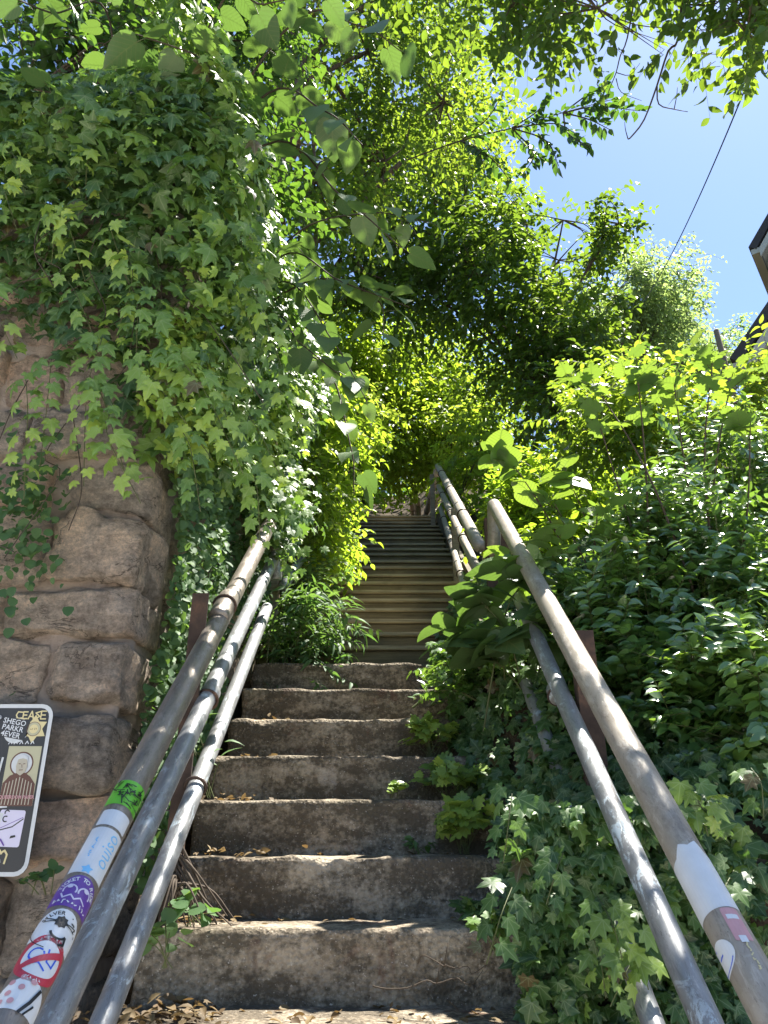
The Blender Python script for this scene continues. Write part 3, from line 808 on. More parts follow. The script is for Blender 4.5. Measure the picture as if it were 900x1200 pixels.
def onto_rail(rail_pt, u, r):
    n_ = -rail_pt - ((-rail_pt) @ u) * u; n_ = norm(n_); rt = np.cross(u, n_)
    def f(x, y, z):
        th = x / r; return rail_pt + u*y + (r + z)*(math.cos(th)*n_ + math.sin(th)*rt)
    return f
u = u_top; RR = 0.035
def at_rail(py):
    a, b = UX(20, 1180, XL), UX(322, 603, XL); lo, hi = -1.2, 1.0
    for _ in range(50):
        t = (lo + hi)/2; p = a + (b - a)*t; zc = p[1]*CP + p[2]*SP; y = 600 - 900*(p[2]*CP - p[1]*SP)/zc
        if y > py: lo = t
        else: hi = t
    return a + (b - a)*lo
def span(y0, y1):
    p, q = at_rail(y0), at_rail(y1); return (p + q)/2, np.linalg.norm(p - q)
C_ = .006
# green sticker
c, l = span(930, 958); p = Print(C_).poly(flat('rect', .088, l), 'green').poly(flat('rect', .07, l*.012), 'black')
for k in range(26):
    x, y = rng.uniform(-.032, .032), rng.uniform(-l*.4, l*.4); p.strokes([(x, y), (x + rng.normal(0, .008), y + rng.normal(0, .008)), (x + rng.normal(0, .008), y + rng.normal(0, .01))], .0024, 'black')
p.build('sticker', onto_rail(c, u, RR), top_rail, 'green sticker with black scribbled drawing')
c, l = span(965, 983); Print(C_).poly(flat('rect', .07, l, .004), 'white').build('sticker', onto_rail(c, u, RR), top_rail, 'small blank white sticker below the green one')
c, l = span(986, 1040); p = Print(C_).poly(flat('rect', .078, l), 'white').text('ouiso', .042, 'paleblue', .016, .01, 90).marks('paleblue', -.014, -.02, -.014, .03, 8, .009)
p.poly(moved(flat('star', 5, .012, .007), -.004, -.055), 'paleblue')
p.build('sticker', onto_rail(c, u, RR), top_rail, 'long white sticker with pale blue lettering')
c, l = span(1043, 1080); p = Print(C_).poly(flat('dome', .092, l), 'purple').arctext('TICKET TO RIDE', .0125, 'white', .036, 160, 20, 0, l/2 - .046)
p.strokes(arc(.012, 200, -20, -.014, 0), .003, 'lilac').strokes(arc(.012, 200, -20, .014, 0), .003, 'lilac').strokes([(-.026, -.01), (-.02, -.02), (-.008, -.012), (0, -.02), (.01, -.012), (.022, -.02)], .003, 'lilac')
p.poly(moved(flat('disc', .005), -.016, .008), 'lilac').poly(moved(flat('disc', .005), .015, .008), 'lilac')
p.marks('white', -.03, -l/2 + .009, .03, -l/2 + .009, 9, .009)
p.build('sticker', onto_rail(c, u, RR), top_rail, 'purple domed sticker with white curved lettering')
c, l = span(1083, 1122); p = Print(C_).poly(flat('dome', .092, l), 'white').arctext('SILVER', .0115, 'black', .036, 150, 96, 0, l/2 - .046).marks('black', .014, l/2 - .013, .034, l/2 - .033, 5, .008)
p.poly(moved(flat('star', 8, .013, .010), 0, .008), 'black').strokes([(-.03, .012), (-.01, .008)], .0018, 'black').strokes([(-.03, .004), (-.01, .006)], .0018, 'black').strokes([(.03, .012), (.01, .008)], .0018, 'black').strokes([(.03, .004), (.01, .006)], .0018, 'black')
p.strokes(arc(.014, 200, 340, .004, -.012), .004, 'black').strokes([(.018, -.017), (.02, -.03), (.012, -.036)], .004, 'black').strokes(arc(.042, 190, 260, 0, l/2 - .046), .0015, 'black')
p.build('sticker', onto_rail(c, u, RR), top_rail, 'white domed sticker with whiskered face')
c, l = span(1122, 1160); r_ = .046; p = Print(C_).poly(flat('disc', r_), 'red').poly(flat('disc', r_*.74), 'white')
p.strokes(arc(.012, 60, 400, -.012, .004), .003, 'blue').strokes([(.004, .018), (.008, -.004), (.02, -.008), (.022, .014)], .003, 'blue').strokes([(-.02, -.018), (-.004, -.01), (.01, -.02)], .003, 'blue')
p.poly(moved(flat('rect', .074, .011), 0, 0, 38), 'red').marks('white', -.012, .04, .012, .04, 6, .005).marks('white', -.012, -.04, .012, -.04, 6, .005)
p.build('sticker', onto_rail(c, u, RR), top_rail, 'round red ring sticker with a slash')
c, l = span(1165, 1203); p = Print(C_).poly(flat('dome', .09, l), 'white')
for k in range(7): p.poly(moved(flat('disc', .005), *[(-.026, .018), (-.012, .028), (-.024, -.002), (-.008, .01), (-.03, -.018), (.006, .024), (-.014, -.016)][k]), 'pink')
p.strokes([(.004, -.03), (.014, -.008), (.022, .018)], .005, 'black').strokes([(.012, -.03), (.022, -.01)], .003, 'black')
p.build('sticker', onto_rail(c, u, RR), top_rail, 'white domed sticker with pink dots')

# --- lower right railing
tr = thing('pipe_railing', 'lower right railing of three weathered pipes rising out of the ivy', 'railing', (XR, 2.5, CZ[0]))
a, b = UX(885, 1150, XR), UX(580, 594, XR); u = norm(b - a); uR = u; aR, bR = a, b
mb = MB(); rail_pipe(mb, straight_then(a - u*.75, b, [b + u*.05 + np.array([0, 0, -.015]), b + np.array([0, .07, -.06]), b + np.array([0, .09, -.14]), b + np.array([0, .16, -.2]), b + np.array([0, .36, -.17])]), 0.035)
tr_top = mb.build('rail', M['rail_tan'], tr, True, label='thick weathered top pipe with peeling stickers')
a, b = UX(820, 1180, XR), UX(597, 675, XR); u = norm(b - a)
mb = MB(); rail_pipe(mb, [a - u*.7, b + u*.25], .029)
c = UX(653, 812, XR); mb.tube([c - u*.03, c - u*.025, c + u*.025, c + u*.03], [.029, .0335, .0335, .029], 20)
mb.build('rail', M['rail_blue'], tr, True); clamp(tr, c - u*.02, u, .03)
a, b = UX(760, 1186, XR), UX(613, 792, XR); u = norm(b - a)
mb = MB(); rail_pipe(mb, [a - u*.5, b + u*.3], .026); mb.build('rail', M['rail_blue'], tr, True)
mb = MB(); channel(mb, .665, 2.52, -.2, .64, .07); mb.build('post', M['rust'], tr)
mb = MB(); channel(mb, .58, 3.9, CZ[5] - .3, 1.62, .055, .05); channel(mb, .66, 3.93, CZ[5] - .3, 1.56, .055, .05); mb.build('post', M['rust'], tr)
def at_railR(px):
    lo, hi = -1., 1.
    for _ in range(50):
        t = (lo + hi)/2; p = aR + (bR - aR)*t; zc = p[1]*CP + p[2]*SP; x = 450 + 900*p[0]/zc
        if x > px: lo = t
        else: hi = t
    return aR + (bR - aR)*lo
u = uR
p0, p1 = at_railR(848), at_railR(803); l = np.linalg.norm(p0 - p1); h = l/2
p = Print(C_).poly([(-.05, -h), (.048, -h*.98), (.05, h*.5), (.04, h*.62), (.03, h*.95), (.012, h*.8), (-.004, h*.9), (-.02, h*.6), (-.048, h*.55)], 'white')
p.build('sticker', onto_rail((p0+p1)/2, u, RR), tr_top, 'blank white sticker with torn upper edge')
p0 = at_railR(872); p = Print(C_).poly(flat('disc', .03), 'white').marks('blue', -.018, .012, -.006, .022, 5, .006).strokes(arc(.026, 200, 330), .0015, 'blue').poly(moved(flat('rect', .014, .003), 0, .002), 'blue')
p.build('sticker', lambda x, y, z, f=onto_rail(p0, u, RR): f(x - .034, y, z), tr_top, 'round white sticker with blue curved lettering')
p0 = at_railR(868); p = Print(C_).poly(flat('rect', .03, .07, .004), 'pink').poly(moved(flat('rect', .02, .01), 0, .015), 'white')
p.build('sticker', lambda x, y, z, f=onto_rail(p0, u, RR): f(x + .02, y + .03, z), tr_top, 'faded pink sticker on the sunny side')
p0 = at_railR(882); p = Print(C_).marks('gold', 0, -.022, 0, .03, 8, .009).poly(moved(flat('rect', .012, .014), 0, .04), 'white')
p.build('sticker', lambda x, y, z, f=onto_rail(p0, u, RR): f(x + .018, y, z), tr_top, 'worn remains of a yellow lettered sticker')
p0 = at_railR(897); p = Print(C_).poly(flat('disc', .045), 'red').poly(flat('disc', .036), 'white').strokes(arc(.014, 20, 330, -.008, 0), .004, 'purple').strokes([(.008, .016), (.012, -.012), (.022, .01)], .004, 'pink')
p.build('sticker', onto_rail(p0, u, RR), tr_top, 'round red ring sticker with purple letters')

# --- upper railings
def railing(label, X, paths, r, posts, m='rail_tan', pm='post_wood'):
    t = thing('pipe_railing', label, 'railing', (X, paths[0][0][1], paths[0][0][2] - .8), 'railings of the upper flights')
    for P_, rr in zip(paths, r):
        mb = MB(); rail_pipe(mb, P_, rr, (.3, .62) if len(P_) == 2 else ()); mb.build('rail', M[m], t, True)
        u = norm(P_[1] - P_[0])
        for q in (.22, .5, .8): clamp(t, P_[0] + (P_[1] - P_[0])*q, u, rr)
    for (y, z0, z1) in posts:
        mb = MB(); mb.box((X + (.05 if X > 0 else -.11), y, z0), (X + (.11 if X > 0 else -.05), y + .09, z1)); mb.build('post', M[pm], t, False, .006)
    return t
def ext(a, b, s, e):
    u = norm(b - a); return [a - u*s, b + u*e]
XU = .58
railing('upper right railing beside the board steps, rising to the landing post', XU,
        [[UX(562, 640, XU), U(513, 546, 9.6)], ext(UX(557, 663, XU), U(514, 570, 9.5), .2, 0), ext(UX(550, 705, XU), U(516, 595, 9.4), .3, 0)],
        (.04, .032, .03), [(4.35, .7, 1.6), (6.6, 1.4, 2.85), (9.5, 3.2, 4.6)])
railing('level landing railing of pale pipes behind the upper right railing', .7,
        [[U(513, 548, 9.65), U(498, 608, 12.8)], [U(516, 572, 9.65), U(501, 618, 12.8)], [U(519, 594, 9.65), U(504, 630, 12.8)]],
        (.045, .035, .035), [(11.2, 3.9, 4.95)], 'rail_tan')
railing('farthest pale railing at the top of the steps under the trees', .62,
        [[U(486, 577, 14.5), U(490, 614, 17.5)], [U(490, 584, 14.6), U(493, 618, 17.6)], [U(482, 590, 14.6), U(485, 620, 17.6)]],
        (.05, .045, .04), [(14.5, 4.4, 6.3)])
railing('upper left railing half buried in sunlit leaves beside the board steps', -.6,
        [ext(UX(351, 617, -.6), UX(373, 585, -.6), .75, 2.2), ext(UX(346, 665, -.6), UX(371, 624, -.6), .6, 2.2), ext(UX(346, 707, -.6), UX(375, 651, -.6), .7, 1.8)],
        (.04, .032, .03), [(4.5, .9, 1.65), (6.2, 1.8, 2.7), (8., 2.8, 3.7)], 'rail_blue')

# ---------------------------------------------------------------- the stickered sign on the wall
sg = thing('stickered_sign', 'black metal sign with white border covered in stickers on the stone wall', 'sign', (-1.112, 2.285, .13))
SW, SH = .305, .455; sx0, sz0, sy0 = -1.113, .132, 2.283
def on_sign(x, y, z): return (sx0 + x, sy0 - z, sz0 + y)
def plate(name, w_, h_, r_, y0, y1, m):
    o = flat('rect', w_, h_, r_); n_ = len(o); b = MB()
    V = [(sx0 + x, y0, sz0 + y) for x, y in o] + [(sx0 + x, y1, sz0 + y) for x, y in o]
    b.add(V, [tuple(range(n_)), tuple(range(2*n_-1, n_-1, -1))] + [(i, n_+i, n_+(i+1) % n_, (i+1) % n_) for i in range(n_)]); return b.build(name, M[m], sg)
plate('panel', SW, SH, .035, sy0, sy0 + .003, 'offblack')
o1, o2 = flat('rect', SW, SH, .035), flat('rect', SW - .022, SH - .022, .026); n_ = len(o1); b = MB()
b.add([(sx0+x, sy0-.0008, sz0+y) for x, y in o1] + [(sx0+x, sy0-.0008, sz0+y) for x, y in o2], [(i, (i+1) % n_, n_+(i+1) % n_, n_+i) for i in range(n_)]); b.build('border', M['scuffed_white'], sg)
for zz in (.19, -.19):
    b = MB(); b.tube([(sx0, sy0 - .004, sz0 + zz), (sx0, sy0 + .09, sz0 + zz)], .006, 8); b.build('bolt', M['rail_blue'], sg)
RE = SW/2; TE = SH/2
def S(fr, ft): return (RE - fr, TE - ft)      # from the right edge, from the top edge
g = Print()
for k, x in enumerate((.098, .08, .062, .044, .028)):
    q = [[(.008,-.008),(-.004,-.009),(-.008,0),(-.003,.01),(.008,.008)], [(.006,-.009),(-.006,-.009),(-.006,0),(.004,0),(-.006,.0),(-.006,.01),(.006,.01)], [(-.008,.011),(0,-.011),(.007,.011),(.003,.004),(-.005,.004)], [(.007,-.01),(-.006,-.006),(.006,.004),(-.007,.011)], [(.008,-.011),(-.006,-.011),(-.006,0),(.006,.0),(-.006,.0),(-.006,.011),(.008,.011)]][k]
    cx, cy = S(x, .031); g.strokes([(cx + i*1.05, cy - j) for i, j in q], .0036, 'gold')
g.build('lettering', on_sign, sg, 'pale scrawled tag along the top')
p = Print(); cx, cy = S(.105, .068)
p.poly(moved(flat('disc', .036), cx + .006, cy - .006), 'scuffed_white').poly(moved(flat('rect', .078, .056), cx, cy, -10), 'offblack')
for k, t_ in enumerate(('SHEGO', 'PARKR', '4EVER')): p.text(t_, .021, 'white', cx - .002 - k*.003, cy + .017 - k*.0175, -10, .0002)
p.build('sticker', on_sign, sg, 'black sticker with white lettering over a pale disc')
cx, cy = S(.049, .07); p = Print().poly(moved(flat('star', 6, .04, .024), cx, cy), 'gold').poly(moved(flat('disc', .02), cx, cy), 'olive').strokes(arc(.0195, 0, 360, cx, cy, 24), .0014, 'brown').poly(moved(flat('disc', .0125), cx, cy), 'gold').marks('brown', cx - .008, cy, cx + .008, cy, 4, .006).build('sticker', on_sign, sg, 'gold six pointed star badge')
p = Print()
for k in range(5):
    x, y = S(.11 - k*.016, .108); p.strokes([(x - .004, y - .004), (x + .001, y + .004), (x + .005, y - .003)], .0022, 'white')
p.build('lettering', on_sign, sg, 'small white scrawl under the star')
cx, cy = S(.064, .198); p = Print().poly(moved(flat('rect', .094, .16), cx, cy), 'olive')
p.poly(moved(flat('disc', .033), cx - .002, cy + .032), 'brown').poly(moved(flat('disc', .029), cx - .002, cy + .032), 'scuffed_white')
body = [(-.047,-.08),(-.046,-.02),(-.03,.0),(-.012,.008),(.012,.008),(.028,-.002),(.045,-.022),(.047,-.08)]
p.poly(moved(body, cx, cy), 'brown')
for k in range(9): p.strokes([(cx - .036 + k*.009, cy - .004 - abs(k-4)*.004), (cx - .04 + k*.0095, cy - .076)], .0026, 'skin_tone')
p.poly(moved([(-.013,.008),(-.016,.026),(-.012,.046),(0,.052),(.012,.046),(.016,.026),(.012,.01),(0,.0)], cx, cy), 'skin_tone')
p.poly(moved([(-.017,.03),(-.014,.05),(0,.057),(.014,.05),(.018,.032),(.012,.044),(0,.047),(-.012,.044)], cx, cy), 'scuffed_white')
for s in (-1, 1): p.strokes([(cx + s*.009, cy + .032), (cx + s*.004, cy + .0315)], .002, 'brown')
p.strokes([(cx, cy + .03), (cx + .002, cy + .022)], .0014, 'brown').strokes([(cx - .005, cy + .015), (cx + .005, cy + .0155)], .0018, 'brown')
p.text('QUEERDOM PAPER', .0125, 'pink', cx + .001, cy - .057, 0, .0003, .92)
p.build('sticker', on_sign, sg, 'old paper portrait with halo and pink lettering')
cx, cy = S(.068, .335); p = Print().poly(moved(flat('rect', .07, .094, .006), cx, cy, -2), 'lilac')
p.strokes([(cx - .034, cy - .006), (cx - .018, cy - .002), (cx + .006, cy + .004), (cx + .033, cy + .024)], .003, 'black').strokes([(cx - .03, cy - .001), (cx + .032, cy + .028)], .0016, 'purple')
p.poly(moved([(-.008,-.004),(.008,.0),(.006,.005),(-.006,.003)], cx + .012, cy - .022), 'black').strokes(arc(.007, 60, 300, cx - .016, cy + .024), .003, 'black').strokes(arc(.006, 30, 200, cx - .014, cy + .04), .003, 'black')
p.strokes([(cx - .036, cy - .045), (cx - .02, cy - .028), (cx - .008, cy - .043)], .004, 'purple')
p.build('sticker', on_sign, sg, 'lilac sticker with a sketched face')
p = Print()
for (x0, y0, x1, y1, wd) in ((.128,.278,.09,.276,.012), (.1,.3,.115,.36,.016), (.13,.3,.122,.345,.012), (.14,.37,.1,.372,.009), (.15,.39,.11,.392,.01)):
    p.strokes([S(x0, y0), S(x1, y1)], wd, 'scuffed_white')
for (x0, y0, x1, y1, wd) in ((.135,.15,.14,.27,.009), (.125,.18,.15,.19,.008), (.15,.22,.128,.21,.007), (.122,.15,.127,.2,.006), (.15,.25,.13,.255,.008)):
    p.strokes([S(x0, y0), S(x1, y1)], wd, 'scuffed_white')
p.build('lettering', on_sign, sg, 'worn white painted letters')
cx, cy = S(.153, .405); Print().poly(moved(flat('disc', .03), cx, cy), 'scuffed_white').poly(moved(flat('disc', .026), cx, cy), 'blue').build('sticker', on_sign, sg, 'round blue sticker with white rim')
cx, cy = S(.085, .405); p = Print().strokes([(cx-.022, cy-.018), (cx-.02, cy+.006), (cx-.012, cy+.014), (cx-.004, cy+.006)], .005, 'scuffed_white').strokes([(cx-.006, cy+.006), (cx, cy+.015), (cx+.006, cy+.006)], .005, 'gold').strokes([(cx+.004, cy+.008), (cx+.014, cy+.014), (cx+.022, cy+.004), (cx+.018, cy-.018)], .005, 'gold')
p.poly(moved([(-.008,-.016),(.008,-.016),(.006,-.008),(0,-.004),(-.006,-.008)], cx, cy), 'scuffed_white').build('sticker', on_sign, sg, 'small yellow and white outline figure')
cx, cy = S(.235, .11); p = Print().poly(moved(flat('rect', .1, .14), cx, cy), 'paleblue').poly(moved(flat('rect', .08, .05), cx, cy + .02), 'white'); p.build('sticker', on_sign, sg, 'pale blue and white rectangular sticker')

# ---------------------------------------------------------------- ivy on the wall (left)
def scatter(fn, k, size, m, name, parent, tm='ivy', tmean=.35, tvar=.3, young=0.0, lift=.35, seed=1, gap=None, gf=3., smin=.55, smax=1.25, boost=None):
    """fn(k) -> points, outward normals"""
    P_, N_ = fn(k)
    if gap is not None:
        keep = fbm(P_, gf, seed) > gap; P_, N_ = P_[keep], N_[keep]
    k = len(P_)
    N2 = norm(N_ + UP * lift + rng.normal(0, .33, P_.shape))
    D_ = norm(np.array([0, 0, -1.]) * .8 + N_ * .3 + rng.normal(0, .5, P_.shape))
    S_ = size * rng.uniform(smin, smax, k)
    tint = tmean + tvar * .7 * fbm(P_, 2.2, seed + 4, 2) + rng.normal(0, tvar * .4, k)
    if boost is not None: tint = tint + boost(P_)
    return leaves(name, tm, P_, D_, N2, S_, tint, m, parent), P_, N_
def front(k):
    X = rng.uniform(-3.4, -.62, k); z = rng.uniform(.95, 3.5, k)
    low = np.interp(X, [-3.4, -1.9, -1.4, -1.15, -.95, -.8, -.62], [1.5, 1.7, 1.72, 1.5, 1.32, 1.12, 1.25])
    low = low + .12 * fbm(np.stack([X*5, X*0, X*0], 1), 1., 8)
    dens = np.clip((z - low) / .5, 0, 1)
    keep = rng.uniform(0, 1, k) < np.maximum(dens, .0) ** .8; X, z = X[keep], z[keep]; k = len(X)
    low = low[keep]
    bul = .06 + .24 * sm(low, low + 1.0, z) * (1 - .5 * sm(2.6, 3.4, z)) + .07 * fbm(np.stack([X, X*0, z], 1), 2., 4) 
    y = 2.36 - bul * rng.uniform(.35, 1.0, k) + .9 * sm(2.5, 3.6, z)**2
    return np.stack([X, y, z], 1), np.tile([0., -1, .15], (k, 1))
def side(k):
    y = rng.uniform(2.1, 4.7, k); z = rng.uniform(.9, 3.9, k)
    low = np.interp(y, [2.1, 2.5, 3.0, 3.4, 3.8, 4.7], [1.25, 1.12, 1.2, 1.38, 1.55, 2.2]) + .1 * fbm(np.stack([y*5, y*0, y*0], 1), 1., 9)
    keep = rng.uniform(0, 1, k) < np.clip((z - low) / .35, 0, 1); y, z, low = y[keep], z[keep], low[keep]; k = len(y)
    out = .05 + (.26 + .14*sm(3.2, 3.9, y)) * sm(low - .1, low + .8, z) + .08 * fbm(np.stack([y*0, y, z], 1), 2., 5)
    X = -.80 + out * rng.uniform(.3, 1.0, k) - .5 * sm(2.7, 4., z)
    n_ = np.stack([np.full(k, .8), np.full(k, -.5), np.full(k, .15)], 1)
    return np.stack([X, y, z], 1), n_
iv = thing('ivy', 'thick lobed ivy curtain hanging over the tall stone wall on the left', 'ivy', (-1.2, 2.4, 1.6))
fringe = lambda P_: .3*np.clip((2.1 - P_[:, 2])/.8, 0, 1)*(rng.uniform(0, 1, len(P_)) < .6)
scatter(front, 12500, .064, M['ivy'], 'foliage', iv, tmean=.36, tvar=.42, seed=2, boost=fringe, smin=.4, smax=1.45)
scatter(side, 9500, .062, M['ivy'], 'foliage', iv, tmean=.46, tvar=.42, seed=7, boost=fringe, smin=.4, smax=1.45)
def rail_end(k):
    q = np.where(rng.uniform(0, 1, (k, 1)) < .6, U(328, 605, 3.72), U(342, 590, 4.0)) + rng.normal(0, 1, (k, 3)) * (.07, .16, .13)
    return q, np.tile([.4, -.8, .3], (k, 1))
scatter(rail_end, 520, .062, M['ivy'], 'foliage', iv, tmean=.5, tvar=.4, seed=9, smin=.5, smax=1.3)
# hanging runners with young leaves
def runner(parent, P_, size, young, m='ivy', tm='ivy', step=.026, nrm=(0, -1, .3)):
    P_ = bend(P_, 8); seg = np.linalg.norm(np.diff(P_, axis=0), axis=1); L = np.concatenate([[0], np.cumsum(seg)])
    s = np.arange(.02, L[-1], step); Q = np.stack([np.interp(s, L, P_[:, i]) for i in range(3)], 1); k = len(s)
    Tn = norm(np.stack([np.interp(s, L, np.gradient(P_[:, i], L)) for i in range(3)], 1))
    sd_ = np.where(np.arange(k) % 2 == 0, 1., -1.)[:, None]
    nn = np.tile(np.array(nrm, float), (k, 1)); sdv = norm(np.cross(Tn, nn))
    D_ = .3 * Tn + sd_ * sdv * .8 - UP * .5 + rng.normal(0, .3, Q.shape)
    Q2 = Q + sd_ * sdv * .02 + norm(nn) * rng.uniform(.0, .05, (k, 1))
    S_ = size * np.interp(s / L[-1], [0, .8, 1], [1, .85, .55]) * rng.uniform(.75, 1.15, k)
    tint = np.clip(young * np.interp(s / L[-1], [0, 1], [.7, 1.05]) + rng.normal(0, .08, k), 0, 1)
    return (Q2, D_, norm(nn + UP*.5 + rng.normal(0, .3, Q.shape)), S_, tint), P_
def runners(parent, specs, size, m, nrm=(0, -1, .3), name='young_foliage'):
    acc = []
    for P_, young in specs:
        r_, path = runner(parent, P_, size, young, nrm=nrm); acc.append(r_); mb = MB(); mb.tube(path, .0014, 4, cap=False); mb.build('runner', M['green_stem'], parent, True)
    A = [np.concatenate([q[i] for q in acc]) for i in range(5)]
    leaves(name, 'ivy', *A, M[m], parent)
specs = []
for (px0, py0, px1, py1, yg) in ((20,270,8,230,.95),(30,440,28,585,.85),(60,420,45,560,.8),(120,395,98,570,.85),(105,440,145,550,.8),(215,430,240,480,.9),(160,420,250,540,.88),(200,410,285,555,.85),
        (240,460,330,560,.8),(150,300,135,400,.9),(60,250,100,330,.95),(100,240,60,310,.95),(130,260,150,330,1.0),(110,190,100,235,.9),(260,230,285,330,.9),(240,300,300,400,.85),(285,330,330,430,.8),
        (170,340,160,460,.7),(5,180,30,230,.9),(80,330,120,420,.75),(190,350,215,470,.75),(250,370,270,500,.8),(300,440,355,520,.85),(0,330,20,420,.8),(130,480,165,590,.8),(210,500,235,600,.6),(265,520,305,640,.75)):
    d0 = 2.14 if px0 < 230 else 2.3; d1 = d0 + .04
    a = U(px0, py0, d0); b = U(px1, py1, d1); specs.append(([a, (a+b)/2 + np.array([rng.normal(0, .03), -.05, .04]), b], yg))
runners(iv, specs, .068, 'ivy')
mb = MB()
for k in range(14):
    X = rng.uniform(-1.5, -.75); z = rng.uniform(1.2, 2.6); a = np.array([X, 2.2, z]); c = a + np.array([rng.normal(0, .15), rng.uniform(-.1, .05), -rng.uniform(.3, .7)])
    mb = MB(); mb.tube(bend([a, (a*2+c)/3 + rng.normal(0, .04, 3), (a+c*2)/3 + rng.normal(0, .06, 3), c], 5), .0018, 4, cap=False); mb.build('vine', M['twig'], iv, True)


# small leaved creeper on the side of the wall
cr = thing('creeper', 'small leaved creeper covering the shaded side of the stone wall behind the rails', 'creeper', (-.78, 2.8, .4))
def side_low(k):
    y = rng.uniform(2.5, 4.6, k); z = rng.uniform(-.25, 1.9, k)
    keep = z > stair_line(y) - .0; y, z = y[keep], z[keep]; k = len(y)
    X = -.79 + .1 * (.5 + .5 * fbm(np.stack([y*0, y, z], 1), 2.5, 6)) * rng.uniform(.2, 1, k) + .02
    return np.stack([X, y, z], 1), np.tile([.7, -.7, .2], (k, 1))
scatter(side_low, 11000, .032, M['creeper'], 'foliage', cr, tm='round', tmean=.4, tvar=.4, seed=12, gap=-.28, gf=2.2, lift=.6)
c2 = thing('creeper', 'small leaved creeper patch on the stone face above the sign', 'creeper', (-1.25, 2.3, .8))
def face_patch(k):
    p = np.array([-1.16, 2.3, .93]) + rng.normal(0, 1, (k, 3)) * (.07, .03, .14); p[:, 1] = 2.26 + rng.uniform(-.03, .05, k)
    return p, np.tile([0, -1., .2], (k, 1))
scatter(face_patch, 300, .03, M['creeper'], 'foliage', c2, tm='round', tmean=.3, tvar=.3, lift=.5)

# ---------------------------------------------------------------- ivy bank (right)
ib = thing('ivy', 'dark ground ivy blanketing the bank and step ends on the right', 'ivy', (.8, 2.4, -.2))
EDGE_Y = [1.9, 2.3, 2.6, 2.95, 3.2, 3.5, 4.0, 4.6, 5.8, 7.5, 9]
EDGE_X = [.36, .36, .35, .37, .31, .28, .27, .33, .42, .48, .6]
def bank_z(X, y):
    e = np.interp(y, EDGE_Y, EDGE_X); dx = X - e
    top = stair_line(np.maximum(y, 2.35)) - .02 + .34 * sm(0, .3, dx) + .3 * np.clip(dx - .25, 0, 2.5)
    fall = np.where(y < 2.32, (2.32 - y) * 2.6, 0)
    return top - fall
def bank(k):
    X = rng.uniform(.25, 2.3, k); y = rng.uniform(2.0, 4.9, k)
    e = np.interp(y, EDGE_Y, EDGE_X) + .05 * fbm(np.stack([y*6, y*0, y*0], 1), 1., 3)
    keep = X > e; X, y = X[keep], y[keep]
    z = bank_z(X, y); k = len(X)
    P_ = np.stack([X, y, z], 1); P_[:, 2] += .07 * fbm(P_, 2.6, 3) + rng.uniform(-.04, .05, k)
    n_ = norm(np.stack([np.full(k, -.45), np.full(k, -.8), np.full(k, .55)], 1))
    # bare stone shows near the lower right
    bare = (X > .86 + .1*fbm(P_, 3, 2)) & (z < -.13 + .06*fbm(P_, 4, 9)) & (y < 2.4)
    return P_[~bare], n_[~bare]
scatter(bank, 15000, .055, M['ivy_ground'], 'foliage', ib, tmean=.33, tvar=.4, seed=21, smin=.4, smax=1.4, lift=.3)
def bank_front(k):
    X = rng.uniform(.33, .95, k); z = rng.uniform(-.75, .1, k); y = 2.22 - .12*rng.uniform(0, 1, k) + .15*(z + .5)
    P_ = np.stack([X, y, z], 1); e = .36 + .05*fbm(P_, 3, 3); return P_[X > e], np.tile([-.2, -.9, .4], ((X > e).sum(), 1))
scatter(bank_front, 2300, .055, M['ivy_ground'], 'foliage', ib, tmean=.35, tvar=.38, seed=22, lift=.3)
specs = []
for (px0, py0, px1, py1, yg) in ((700,1050,735,1150,.95),(690,1090,710,1170,.9),(720,1060,760,1160,.9),(660,1000,640,1060,.5),(600,930,590,1010,.5),(800,920,830,980,.95),(790,950,840,960,.95),(880,900,895,960,.6),(860,1020,830,1080,.6),(745,1120,715,1180,.9),(600,1040,570,1130,.5)):
    a = U(px0, py0, 2.08); b = U(px1, py1, 2.02); specs.append(([a, (a+b)/2 + np.array([0, -.03, .02]), b], yg))
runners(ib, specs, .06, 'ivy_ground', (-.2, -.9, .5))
# earth under the ivy
xs2 = np.linspace(.3, 2.6, 50); ys2 = np.linspace(2.02, 5.0, 70); gx, gy = np.meshgrid(xs2, ys2)
P_ = np.stack([gx.ravel(), gy.ravel(), bank_z(gx, gy).ravel() - .09], 1); P_[:, 2] += .04*fbm(P_, 3, 2); P_[:, 2] = np.where(P_[:, 0] < np.interp(P_[:, 1], EDGE_Y, EDGE_X) + .04, P_[:, 2] - .35, P_[:, 2])
nx = len(xs2); F_ = np.array([(j*nx+i, j*nx+i+1, (j+1)*nx+i+1, (j+1)*nx+i) for j in range(len(ys2)-1) for i in range(nx-1)])
tag(link('earth_bank', npmesh('earth_bank', P_, F_), M['soil']), kind='structure')

